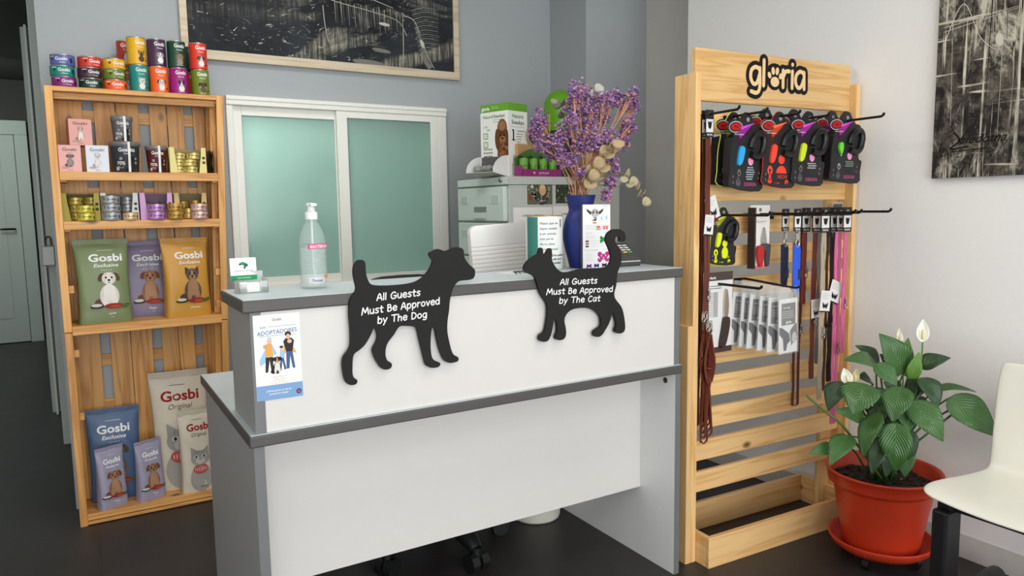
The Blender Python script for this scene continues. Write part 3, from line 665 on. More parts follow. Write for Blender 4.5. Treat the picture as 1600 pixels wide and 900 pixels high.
def cat_head(b, mp, x, y, s, l=2, k=1):
    c1, c2, D = INK((150, 148, 142)), INK((186, 182, 174)), INK((40, 40, 40))
    for q in (-1, 1): b.poly2(mp, [(x + q * .82 * s, y + 1.15 * s), (x + q * .10 * s, y + .62 * s), (x + q * .80 * s, y + .15 * s)], c1, l, 1)
    b.ell(mp, x, y, .86 * s, .74 * s, c1, l + k, 0, 20); b.ell(mp, x, y - .28 * s, .46 * s, .34 * s, c2, l + 2 * k, 0, 14)
    for q in (-1, 1): b.ell(mp, x + q * .36 * s, y + .14 * s, .20 * s, .17 * s, INK((206, 206, 196)), l + 3 * k, 0, 12, 1); b.ell(mp, x + q * .36 * s, y + .14 * s, .10 * s, .13 * s, D, l + 4 * k, 0, 10, 1)
    b.ell(mp, x, y - .14 * s, .12 * s, .08 * s, INK((150, 100, 96)), l + 4 * k, 0, 8, 1)
    for q in (-.55, -.25, .25, .55): b.rect2(mp, x + q * s * .7 - .02 * s, x + q * s * .7 + .02 * s, y + .42 * s, y + .68 * s, INK((104, 102, 98)), l + 3 * k)
# ---- cans
PALS = {'chow': ((150, 120, 84), (110, 84, 56), (90, 68, 48)), 'pit': ((176, 172, 170), (110, 106, 106), (236, 234, 232)), 'brown': ((140, 118, 98), (104, 84, 70), (160, 138, 118)),
        'boxer': ((92, 80, 74), (60, 50, 46), (236, 232, 228)), 'west': ((212, 208, 200), (186, 180, 170), (228, 224, 218)), 'pup': ((196, 190, 182), (64, 56, 52), (226, 222, 216)),
        'boston': ((60, 56, 58), (44, 40, 42), (228, 224, 222)), 'lab': ((78, 64, 52), (54, 44, 36), (100, 84, 70))}
def can(loc, r, h, col, label, group, rz=0, big=None, word='Gosbi', sub='Fresko', ink=WI, metal=METAL, logo_h=None, dx=0, sheen=.35, met=0):
    t = thing('food_tin', label, 'tin', loc, rz, group); LB = M(col, sheen, met, 0)
    b = MB().lathe([(0, .001), (r * .93, .001), (r * .95, 0), (r * .985, .003), (r, .005), (r, h - .005), (r * .985, h - .003)], metal if met < 0 else LB, n=36)
    mp = drum(r, .0003); e = .0
    if big:
        pal, ears = big; hh = logo_h or .0155
        b.text(mp, word, dx, h * .745, hh, ink, 2, .02, 0, 'C', r * 1.18)
        b.text(mp, sub, dx, h * .63, hh * .42, ink, 2, .0, .2, 'C')
        b.ell(mp, dx, h * .36, r * .40, r * .48, M(tuple(min(255, int(c * .75 + 60)) for c in col), .5, 0, 0), 1, 0, 20, 3)
        b.ell(mp, dx, h * .21, r * .32, r * .34, INK(PALS[pal][2]), 2, 0, 16, 3)
        dog_head(b, mp, dx, h * .36, r * .44, PALS[pal], 3, 1, ears)
        b.ell(mp, dx + r * .62, h * .17, r * .12, r * .10, INK((70, 40, 34)), 2); b.text(mp, 'Con pollo', dx, h * .075, hh * .26, ink, 2)
    else:
        hh = logo_h or h * .28
        b.text(mp, word, dx, h * .44, hh, ink, 2, .02, 0, 'C', r * .98); b.text(mp, sub, dx + r * .1, h * .19, hh * .45, ink, 2, 0, .2)
        b.ell(mp, dx - r * .78, h * .55, r * .10, h * .12, INK(tuple(int(c * .5) for c in col)), 1); b.rect2(mp, dx - r * 1.05, dx - r * .6, h * .74, h * .79, ink, 2, 3)
        b.ell(mp, dx + r * .85, h * .45, r * .14, h * .26, INK(tuple(int(c * .45) for c in col)), 1)
    b.build('can_body', t)
    MB().lathe([(r * .985, h - .0032), (r * 1.0, h - .0022), (r * 1.0, h), (r * .93, h), (r * .90, h - .0025), (0, h - .0025)], metal, n=36).build('lid', t)
    return t
ST = 1.767
YC = 3.412
SM = [((92, 100, 165), 'violet blue'), ((22, 130, 122), 'teal'), ((128, 34, 118), 'purple'), ((206, 52, 36), 'red'), ((66, 36, 54), 'dark plum'), ((24, 62, 44), 'dark green'), ((222, 166, 22), 'yellow'), ((102, 120, 34), 'olive'), ((230, 92, 34), 'orange')]
LEV = ['top', 'middle', 'bottom']; STK = ['stack at the shelf\'s outer corner', 'middle stack of small tins', 'stack beside the tall tins']
for i, u in enumerate((98.5, 140.5, 178.5)):
    x = pY(u, 118, YC).x
    for k in range(3):
        col, nm = SM[i * 3 + k]
        can((x + (.002, -.001, .0015)[k], YC, ST + .0002 + (2 - k) * .0415), .0425, .0412, col, 'small %s tin, %s of the %s on the crate shelf' % (nm, LEV[k], ('outermost stack', 'middle stack', 'stack beside the tall tins')[i]), 'small tins on top of the shelf', .08, dx=(-.008, .002, .010, .016, .013, -.002, .012, .016, .004)[i * 3 + k], logo_h=.0125)
LG = [((224, 170, 24), 'yellow', 'chow', 'up', (24, 132, 124), 'teal', 'west', 'up'), ((68, 38, 70), 'plum', 'pit', 'drop', (236, 98, 34), 'orange', 'pup', 'drop'),
      ((22, 66, 44), 'dark green', 'brown', 'drop', (150, 26, 120), 'magenta', 'boston', 'up'), ((214, 52, 34), 'red', 'boxer', 'drop', (108, 126, 28), 'olive green', 'lab', 'drop')]
BRD = {'chow': 'a fluffy brown dog', 'pit': 'a grey and white dog', 'brown': 'a brown dog', 'boxer': 'a dark and white dog', 'west': 'a pale dog', 'pup': 'a white puppy with dark ears', 'boston': 'a black and white dog', 'lab': 'a dark brown dog'}
for i, u in enumerate((216, 247, 278, 311.5)):
    x = pY(u, 105, YC).x
    c1, n1, p1, e1, c2, n2, p2, e2 = LG[i]; dx = (.012, .008, .006, .004)[i]
    can((x, YC, ST + .0002), .0358, .1085, c2, 'tall %s tin with %s, under the tall %s tin' % (n2, BRD[p2], n1), 'tall tins on top of the shelf', .1, (p2, e2), dx=dx * .4)
    can((x - .003, YC, ST + .1089), .0358, .1085, c1, 'tall %s tin with %s, on the tall %s tin' % (n1, BRD[p1], n2), 'tall tins on top of the shelf', .1, (p1, e1), dx=dx)
for u, c, n in ((199, (170, 52, 40), 'brick red'), (302, (20, 84, 66), 'bottle green')):
    for k in (0, 1):
        can((pY(u, 110, 3.50).x, 3.50, ST + .0002 + k * .1087), .0358, .1085, c if k else (200, 80, 40), '%s tall tin half hidden behind the tall %s tins' % (('%s upper' % n) if k else ('rust orange lower' if u < 250 else 'orange lower'), 'yellow and teal' if u < 250 else 'dark green and magenta'), 'tall tins on top of the shelf', 0, ('pup', 'drop'))
# ---- food boxes on the first shelf
def food_box(loc, w_, h_, d_, col, pal, label, ears='drop', rz=0):
    t = thing('treat_box', label, 'box', loc, rz, 'small cardboard food boxes')
    b = MB().box(-w_ / 2, w_ / 2, 0, d_, 0, h_, M(col, .55, 0, 0)); mp = front(0)
    b.text(mp, 'Gosbi', 0, h_ * .79, h_ * .115, DI, 2, .0, 0, 'C', w_ * .62); b.text(mp, 'Fresko', 0, h_ * .70, h_ * .045, GI, 2)
    dog_sit(b, mp, 0, h_ * .20, h_ * .19, pal, 2, .6, ears, False)
    b.ell(mp, -w_ * .22, h_ * .17, w_ * .18, h_ * .03, INK((190, 160, 150)), 8); b.lines(mp, -w_ * .12, w_ * .12, h_ * .10, .003, 2, GI, .001)
    o = b.build('carton', t, .001)
    MB().box(-w_ / 2 + .001, w_ / 2 - .001, .001, d_ - .001, h_ - .0005, h_ + .0012, M(tuple(int(c * .82) for c in col), .55, 0, 0)).build('lid_flap', t)
S1, S2, S3 = 1.440, 1.246, .828
gpup = ((128, 116, 112), (96, 84, 80), (156, 144, 140)); wdog = ((206, 204, 204), (170, 160, 154), (226, 224, 224)); kdog = ((198, 160, 146), (160, 120, 106), (232, 224, 220))
food_box((.006, 3.375, S1), .077, .104, .10, (232, 176, 172), gpup, 'pink food box with a grey puppy, on the top shelf board')
food_box((.1005, 3.375, S1), .080, .105, .10, (222, 226, 236), wdog, 'pale blue white food box with a white dog, on the top shelf board', 'up')
food_box((.049, 3.40, S1 + .1068), .080, .102, .09, (226, 166, 156), kdog, 'salmon pink food box balanced on top of two other boxes', 'up', .1)
# ---- treat tubs
def tub(loc, r0, r1, h, col, label, scale=1, bars=0):
    t = thing('treat_tub', label, 'tub', loc, .05, 'plastic treat tubs with clear lids')
    rr_ = lambda z: r0 + (r1 - r0) * z / h
    b = MB().lathe([(0, .001), (r0 - .003, 0), (r0, .003), (r1, h)], M(col, .3, 0, .05), n=40)
    mp = lambda u, v, l: ((rr_(v) + .0004 * l) * math.sin(u / rr_(v)), -(rr_(v) + .0004 * l) * math.cos(u / rr_(v)), v)
    b.text(mp, 'Gosbits', 0, h * .72, h * .13, WI, 2, .02, 0, 'C', r1 * 1.15); b.text(mp, 'Dental', 0, h * .63, h * .05, WI, 2)
    b.text(mp, '70%', -r1 * .42, h * .27, h * .12, WI, 2, .01); b.lines(mp, -r1 * .62, -r1 * .2, h * .22, h * .05, 2, WI, .001, 2); b.ell(mp, -r1 * .42, h * .48, h * .055, h * .055, GI, 2)
    dog_sit(b, mp, r1 * .28, h * .04, h * .20, ((26, 24, 24), (20, 18, 18), (44, 40, 40)), 2, .5, 'up', False)
    b.ell(mp, r1 * .62, h * .48, h * .045, h * .045, GI, 2); b.ell(mp, r1 * .62, h * .34, h * .045, h * .045, GI, 2); b.rect2(mp, -r1 * .8, -r1 * .58, h * .08, h * .2, INK((196, 194, 190)), 2, 2)
    b.build('tub_body', t)
    CL = M((206, 206, 204), .15, 0, 0, .75)
    MB().lathe([(r1 * .99, h - .012), (r1 * 1.05, h - .010), (r1 * 1.06, h + .004), (r1 * 1.04, h + .007), (r1 * .2, h + .007), (0, h + .007)], CL, n=40).build('clear_lid', t)
    MB().strap([(r1 * .15, -r1 * 1.063, h + .006), (r1 * .15, -r1 * 1.055, h * .6), (r1 * .14, -(rr_(h * .2) + .003), h * .2), (r1 * .14, -(rr_(h * .02) + .003), h * .02)], .009, .001, M((214, 210, 204), .2, 0, 0)).build('closing_strip', t)
tub((.2035, 3.432, S1), .047, .0545, .118, (52, 58, 64), 'big dark slate treat tub with clear lid, carrying a smaller grey tub')
tub((.198, 3.428, S1 + .1252), .034, .0395, .096, (98, 100, 102), 'grey treat tub stacked on the big dark tub')
tub((.318, 3.422, S1), .034, .0405, .106, (96, 34, 34), 'dark red treat tub standing beside the yellow tray')
# ---- counter display trays holding small tins
def tray(loc, w_, h_, d_, col, label, back_word=None, lip=.035):
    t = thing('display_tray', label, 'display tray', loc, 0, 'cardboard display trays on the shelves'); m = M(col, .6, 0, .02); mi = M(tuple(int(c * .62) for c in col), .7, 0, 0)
    b = MB().box(-w_ / 2, w_ / 2, .004, d_, 0, .0015, m)
    b.build('tray_base', t)
    for s in (-1, 1):
        x = s * w_ / 2
        pts = [(0, 0), (d_, 0), (d_, h_), (.028, h_), (.020, h_ * .55), (.002, lip)]
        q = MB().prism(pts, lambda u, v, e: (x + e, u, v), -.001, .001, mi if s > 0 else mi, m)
        # folded front wing of the side wall
        q.prism([(x, 0), (x - s * .030, 0), (x - s * .020, h_ * .72), (x - s * .018, h_), (x, h_)], lambda u, v, e: (u, e, v), .0, .0015, m)
        if s > 0:
            for zz in (.42, .60): q.ell(front(0), x - .010, h_ * zz, .006, .006, INK(tuple(int(c * .35) for c in col)), 2)
        q.build('side_wall', t)
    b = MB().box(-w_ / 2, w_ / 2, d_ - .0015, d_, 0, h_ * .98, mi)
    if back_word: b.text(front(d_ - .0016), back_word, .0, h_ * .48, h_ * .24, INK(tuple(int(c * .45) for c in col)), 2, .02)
    b.build('back_wall', t)
    return t
YT = 3.385
tray((.436, YT, S1), .142, .108, .10, (226, 214, 140), 'pale yellow display tray holding small gold tins, on the top shelf board')
tray((.030, YT, S2), .132, .112, .11, (164, 150, 62), 'olive gold display tray at the outer end of the lower tin shelf')
tray((.168, YT, S2), .134, .112, .11, (206, 206, 204), 'silver grey display tray holding grey tins')
tray((.303, YT, S2), .122, .112, .11, (204, 160, 204), 'lilac display tray with big dark lettering on its back wall', 'Gosbi')
tray((.438, YT + .02, S2), .128, .112, .10, (206, 182, 122), 'tan display tray nearest the shelf\'s inner post')
SR, SH = .0335, .0305
def stin(x, y, z, col, label, r=SR, h=SH, ink=DI, metal=GOLD, dx=0):
    can((x, y, z + .0002), r, h, col, label, 'small cat food tins on the shelves', .05, None, 'Gosbi', 'Original', ink, metal, h * .30, dx, .3, .35)
GD, YG, SV, LI, PK = (206, 178, 84), (214, 200, 80), (168, 170, 174), (196, 140, 204), (232, 196, 188)
z1 = S1 + .0018
for x, y, k, n in ((.452, YT + .045, 0, 'bottom'), (.450, YT + .045, 1, 'middle'), (.423, YT + .046, 2, 'top outer'), (.470, YT + .074, 2, 'top inner')):
    pass
stin(.452, YT + .042, z1, (222, 206, 128), 'gold tin at the foot of the yellow tray\'s pile', .029, .0285)
stin(.447, YT + .042, z1 + .029, (222, 206, 128), 'gold tin second from the bottom in the yellow tray', .031, .0285)
stin(.464, YT + .044, z1 + .058, (222, 206, 128), 'gold tin on top of the yellow tray\'s front pile', .029, .0285)
stin(.404, YT + .066, z1, (222, 206, 128), 'gold tin in the yellow tray\'s rear corner, lower', .030, .0285)
stin(.404, YT + .066, z1 + .029, (222, 206, 128), 'gold tin in the yellow tray\'s rear corner, middle', .030, .0285)
stin(.408, YT + .066, z1 + .058, (222, 206, 128), 'gold tin in the yellow tray\'s rear corner, upper', .030, .0285)
z2 = S2 + .0018
stin(.046, YT - .012, z2 - .0018, YG, 'lower lime gold tin in front of the olive tray', .034, .031); stin(.045, YT - .012, z2 + .0295, YG, 'upper lime gold tin in front of the olive tray', .034, .031)
for k in range(3): stin(.013, YT + .060, z2 + .0312 * k, (200, 180, 84), 'gold tin inside the olive tray, %s of the back pile' % ('bottom', 'middle', 'top')[k], .028, .031)
for k in range(3): stin(.069, YT + .066, z2 + .0312 * k, (176, 160, 70), 'dull olive tin inside the olive tray, %s of the inner pile' % ('bottom', 'middle', 'top')[k], .027, .031)
for k in range(3): stin(.135, YT - .008 + .004 * k, z2 - .0018 + .0335 * k, SV, 'silver grey tin, %s of the grey tray\'s front stack' % ('bottom', 'middle', 'top')[k], .034, .0332, metal=METAL)
stin(.203, YT - .014, z2 - .0018, (230, 196, 150), 'peach and gold tin in front of the grey tray', .029, .031)
for k in range(3): stin(.200, YT + .066, z2 + .0312 * k, SV, 'silver grey tin at the back of the grey tray, %s one' % ('bottom', 'middle', 'top')[k], .028, .031, metal=METAL)
for k in range(2): stin(.300, YT - .016, z2 - .0018 + .0325 * k, LI, '%s lilac tin in front of the lilac tray' % ('lower', 'upper')[k], .034, .032, metal=METAL)
stin(.331, YT + .055, z2, LI, 'lilac tin standing inside the lilac tray', .027, .045, metal=METAL)
for k in range(2): stin(.3715, YT - .018, z2 - .0018 + .0335 * k, (190, 146, 62), '%s bronze gold tin between the lilac and tan trays' % ('lower', 'upper')[k], .033, .033)
stin(.428, YT + .026, z2 + .0, (206, 172, 90), 'wide gold tin inside the tan tray\'s front', .026, .044); stin(.414, YT + .085, z2 + .0, (186, 146, 70), 'brass tin at the back of the tan tray', .025, .075)
for k in range(2): stin(.4655, YT - .0125, z2 - .0018 + .033 * k, PK, '%s pale pink tin in front of the tan tray' % ('lower', 'upper')[k], .0335, .0325)
stin(.464, YT + .078, z2, (190, 150, 76), 'brass tin standing low at the back of the tan tray', .026, .045); stin(.464, YT + .078, z2 + .0452, (190, 150, 76), 'brass tin on another at the back of the tan tray', .026, .033)
# ---- dark sachets at the inner end
for k in range(3):
    t = thing('food_pouch', 'dark green food pouch leaning by the shelf\'s inner post', 'pouch', (.5225 + .009 * k, 3.43 + .012 * k, S1), 0, 'dark pouches beside the yellow tray')
    b = MB(); b.grid(lambda u, v: (-.0035 * math.sin(PI * v) , -.04 + .08 * u, .0005 + .098 * v), 8, 10, M((64, 74, 50), .4)); b.grid(lambda u, v: (.0035 * math.sin(PI * v), -.04 + .08 * u, .0005 + .098 * v), 8, 10, M((64, 74, 50), .4)); b.build('pouch_body', t)
# ---- bags
class Bag:
    """stand-up bag: box-shaped foot, pillow belly, pinched top seam; front faces -Y"""
    def __init__(s, w_, h_, d_, seam=.06, seed=0): s.w, s.h, s.d, s.seam, s.r = w_, h_, d_, seam, random.Random(seed); s.ph = [s.r.uniform(0, 6) for _ in range(6)]
    def sec(s, z):
        q = max(0, min(1, z / (s.h * (1 - s.seam))))
        b = s.d / 2 * ((1 - q ** 2.6) ** .75) + .0012
        if q < .06: b *= .93 + .07 * q / .06
        a = s.w / 2 * (1 - .05 * math.sin(PI * q) + .03 * q ** 4)
        return a, b, 5.5 - 3.2 * q
    def y(s, x, z):
        a, b, e = s.sec(z); k = min(1, abs(x) / a)
        wr = 0
        q = z / s.h
        if q < .94: wr = .0016 * math.sin(9 * x / s.w * 2 + s.ph[0] + 5 * q) * (.4 + q) + .0012 * math.sin(13 * q + s.ph[1] + 3 * x / s.w) + .001 * math.sin(25 * q + 11 * x / s.w + s.ph[2])
        return -(b * (1 - k ** e) ** (1 / e)) - wr * (1 - k ** 3) * min(1, b / .02)
    def mp(s): return lambda u, v, l: (u, s.y(u, v) - .0005 * l - .0005, v)
    def body(s, b, m, n=36, nz=26):
        vs, fs = [], []
        for i in range(nz + 1):
            z = s.h * (1 - s.seam) * i / nz; a, bb, e = s.sec(z)
            for j in range(n):
                t = 2 * PI * j / n; c, q = math.cos(t), math.sin(t)
                x = a * math.copysign(abs(c) ** (2 / e), c); yy = s.y(x, z)
                vs.append((x, yy if q < 0 else -yy if abs(q) > 1e-6 else 0, z + .0003))
        for i in range(nz):
            for j in range(n): fs.append((i * n + j, i * n + (j + 1) % n, (i + 1) * n + (j + 1) % n, (i + 1) * n + j))
        b.add(vs, fs, m, True); b.add(vs[:n], [list(range(n - 1, -1, -1))], m)
    def top(s, m):
        z0 = s.h * (1 - s.seam); a = s.sec(z0)[0]; b = MB()
        for sg in (-1, 1): b.grid(lambda u, v: (-a + 2 * a * u, sg * .0013 + .0012 * math.sin(u * 14 + s.ph[3]) + .0007 * math.sin(v * 18) * sg, z0 - .002 + (s.h - z0) * v), 24, 8, m)
        return b
def food_bag(loc, w_, h_, d_, col, label, rz=0, kind='Exclusive', pal=None, ears='drop', flavour='', seed=0, rx=0, cat_=False, word=WI, dx=0, fs=1, ss=1):
    t = thing('pet_food_bag', label, 'pet food bag', loc, rz, 'bags of dry pet food on the shelf', rx)
    g = Bag(w_, h_, d_, .06, seed); m = M(col, .42, 0, .02); b = MB(); g.body(b, m); mp = g.mp()
    wi = word
    if not cat_:
        b.rect2(mp, dx - w_ * .14, dx + w_ * .14, h_ * .860, h_ * .864, WI, 2, 6); b.text(mp, 'Gosbi', dx, h_ * .735, h_ * .088 * fs, wi, 2, .026, 0, 'C', w_ * .62)
        b.text(mp, kind, dx, h_ * .668, h_ * .042 * fs, wi, 2, .015, .25, 'C', w_ * .46)
        for k in range(5): b.ell(mp, dx + (k - 2) * w_ * .045, h_ * .632, w_ * .010, w_ * .010, wi, 2, 0, 6, 1)
        dog_sit(b, mp, dx + w_ * .02, h_ * .20, h_ * .165 * ss, pal, 3, .8, ears, True)
        b.text(mp, flavour, dx + w_ * .05, h_ * .105, h_ * .026, wi, 2, .01); b.text(mp, '2 kg', dx + w_ * .05, h_ * .07, h_ * .014, wi, 2)
    else:
        RD = INK((150, 30, 34)); 
        b.rect2(mp, dx - w_ * .17, dx + w_ * .10, h_ * .880, h_ * .884, INK((70, 60, 56)), 2, 6); b.text(mp, 'Gosbi', dx, h_ * .755, h_ * .085, RD, 2, .026, 0, 'C', w_ * .66)
        b.text(mp, 'Original', dx, h_ * .685, h_ * .045, INK((90, 84, 78)), 2, 0, .3, 'C', w_ * .42)
        s = w_ * .30; b.ell(mp, dx - w_ * .02, h_ * .17, w_ * .30, h_ * .17, INK((160, 156, 148)), 2, 0, 20, 3)
        RW = INK((178, 80, 78)); b.ell(mp, dx - w_ * .02, h_ * .285, w_ * .21, h_ * .06, RW, 4, 0, 18)
        for k in range(7): b.ell(mp, dx - w_ * .17 + w_ * .05 * k, h_ * .285, w_ * .008, h_ * (.02 + .02 * (1 - abs(k - 3) / 3)), INK((226, 216, 206)), 5, 0, 8, 1)
        cat_head(b, mp, dx - w_ * .02, h_ * .42, s, 5, .8); b.text(mp, flavour, dx + w_ * .05, h_ * .055, h_ * .024, INK((60, 54, 50)), 3, .01)
    b.build('bag_body', t)
    g.top(M(tuple(int(c * .96) for c in col), .42, 0, .02)).build('top_seam', t)
    return t
lamb = ((226, 218, 206), (96, 70, 54), (240, 236, 230)); pupp = ((150, 104, 74), (116, 76, 52), (176, 134, 104)); york = ((96, 82, 72), (74, 62, 56), (168, 128, 92))
food_bag((.088, 3.426, S3), .196, .345, .086, (122, 136, 92), 'green dog food bag with a white dog, on the middle shelf board', .06, 'Exclusive', lamb, 'drop', 'Lamb', 1, dx=.012)
food_bag((.250, 3.520, S3), .190, .330, .070, (132, 122, 148), 'purple grey dog food bag with a brown puppy, between the green and yellow bags', 0, 'Exclusive', pupp, 'drop', 'Puppy', 2, dx=.012, fs=.95)
food_bag((.402, 3.424, S3), .186, .340, .084, (206, 152, 62), 'yellow dog food bag with a grey and tan terrier, on the middle shelf board', .16, 'Exclusive', york, 'up', 'Chicken', 3, dx=.010)
B0 = .046
food_bag((.085, 3.516, B0), .200, .400, .070, (72, 98, 136), 'blue dog food bag at the back of the bottom shelf', 0, 'Exclusive', ((120, 108, 100), (80, 70, 64), (150, 140, 132)), 'drop', 'Fish', 4)
food_bag((.060, 3.408, B0), .112, .262, .058, (160, 154, 176), 'small lilac dog food bag in front of the blue bag', .42, 'Exclusive', pupp, 'drop', 'Puppy', 5, fs=.9)
food_bag((.206, 3.415, B0), .112, .262, .058, (160, 154, 176), 'small lilac dog food bag beside the cream bags', .42, 'Exclusive', pupp, 'drop', 'Puppy', 6, fs=.9)
food_bag((.352, 3.500, B0), .235, .530, .090, (206, 196, 176), 'tall cream cat food bag at the back of the bottom shelf', -.03, 'Original', None, 'up', 'Kitten', 7, cat_=True)
food_bag((.402, 3.408, B0), .148, .365, .065, (208, 198, 178), 'smaller cream kitten food bag in front of the tall cream one', .06, 'Original', None, 'up', 'Kitten', 8, cat_=True, dx=.006)
# ================================================================== things on and around the counter
CT = 1.067
def zoomed(ox, oy, sc, pts, Y):
    """outline read off a plane at depth Y -> (x, z) pairs in metres"""
    out = []
    for a, c in pts:
        p = pY(ox + a / sc, oy + c / sc, Y); out.append((p.x, p.z))
    return out
DOG = [(640,222),(660,222),(670,235),(672,262),(675,290),(685,318),(700,333),(740,338),(800,336),(860,330),(905,318),(940,292),(965,258),(974,235),(975,222),(963,205),(961,190),(975,182),(995,172),(1010,174),(1035,181),(1055,173),(1075,165),(1100,165),(1115,175),(1118,195),(1122,215),(1140,240),(1160,258),(1168,270),(1166,295),(1155,308),(1130,313),(1100,316),(1085,325),(1070,345),(1060,375),(1053,410),(1050,450),(1045,480),(1042,510),(1042,545),(1048,580),(1055,610),(1062,635),(1072,652),(1088,660),(1094,672),(1085,683),(1060,688),(1040,685),(1025,670),(1012,640),(1000,600),(992,560),(988,535),(980,527),(972,533),(968,560),(966,600),(968,640),(975,668),(990,680),(1007,686),(1010,697),(1000,707),(975,711),(955,706),(943,692),(935,660),(925,620),(915,580),(908,545),(900,527),(880,522),(850,520),(828,522),(815,535),(800,560),(780,585),(768,605),(762,630),(762,655),(770,677),(785,686),(791,697),(785,712),(765,719),(745,714),(730,695),(715,670),(704,640),(706,620),(720,595),(726,570),(722,545),(714,532),(705,535),(700,550),(685,580),(665,610),(640,632),(622,645),(614,665),(612,700),(612,735),(618,755),(632,764),(634,775),(625,786),(605,789),(588,782),(575,760),(568,720),(566,685),(572,660),(590,635),(602,610),(603,570),(602,530),(597,480),(597,430),(603,400),(612,382),(625,365),(628,345),(622,320),(616,285),(617,255),(625,235)]
CAT = [(250,226),(262,224),(268,240),(272,262),(282,264),(290,250),(303,230),(315,226),(322,240),(325,270),(322,290),(330,315),(345,340),(365,362),(390,373),(430,372),(480,358),(540,350),(600,348),(640,345),(665,335),(680,315),(686,285),(682,255),(668,215),(655,185),(655,160),(665,135),(685,118),(710,109),(740,112),(762,125),(773,150),(772,175),(762,187),(745,188),(735,180),(738,165),(730,153),(718,155),(710,165),(710,185),(720,205),(735,225),(748,255),(749,290),(742,330),(728,365),(720,400),(718,440),(712,470),(704,500),(708,530),(725,555),(745,580),(757,610),(765,650),(770,690),(770,720),(760,740),(740,748),(720,745),(707,732),(712,715),(718,695),(715,665),(705,635),(698,622),(690,630),(682,660),(668,695),(650,725),(635,750),(615,767),(590,768),(577,755),(580,735),(600,718),(620,705),(625,680),(620,645),(600,620),(570,600),(530,591),(490,592),(450,600),(420,620),(402,650),(400,680),(407,710),(410,745),(405,770),(390,785),(365,789),(347,780),(346,762),(355,745),(358,720),(356,690),(350,665),(342,660),(335,670),(330,700),(322,740),(310,775),(295,795),(268,799),(248,790),(244,770),(255,752),(275,740),(285,710),(292,670),(297,630),(297,590),(290,560),(270,530),(252,500),(240,465),(228,425),(213,398),(190,385),(165,373),(155,360),(154,340),(165,318),(190,292),(220,272),(238,262),(245,240)]
SIGNM = M((22, 20, 19), .8, 0, .015); SY = 1.757
def sign(name, label, pts, ox, oy, sc, lines_):
    ol = zoomed(ox, oy, sc, pts, SY); cx = sum(p[0] for p in ol) / len(ol); cz = sum(p[1] for p in ol) / len(ol)
    ol = [(x - cx, z - cz) for x, z in smooth_closed(ol)]
    t = thing(name, label, 'sign', (cx, SY, cz))
    MB().prism(ol, lambda u, v, q: (u, q, v), 0, .0098, SIGNM, INK((28, 26, 26))).build('plaque', t, .0006, 1)
    b = MB(); mp = front(0, .0003)
    for s, (x0, y0), (x1, y1), h in lines_:
        a = pY(ox + x0 / sc, oy + y0 / sc, SY); c = pY(ox + x1 / sc, oy + y1 / sc, SY); L_ = math.hypot(c.x - a.x, c.z - a.z)
        hand_text(b, mp, s, (a.x + c.x) / 2 - cx, (a.z + c.z) / 2 - cz, h, WI, 1, .185, L_, math.atan2(c.z - a.z, c.x - a.x), .10)
    b.build('lettering', t)
sign('dog_sign', 'black dog-shaped sign with white lettering, fixed over the counter\'s front edge', DOG, 340, 330, 2.902, [('All Guests', (722, 405), (918, 382), .0172), ('Must Be Approved', (653, 471), (1006, 420), .0172), ('by The Dog', (725, 509), (948, 481), .0172)])
sign('cat_sign', 'black cat-shaped sign with white lettering and curled tail, over the counter\'s front edge', CAT, 780, 330, 3.913, [('All Guests', (372, 450), (597, 440), .0170), ('Must Be Approved', (288, 511), (692, 491), .0170), ('by The Cat', (366, 564), (615, 549), .0170)])
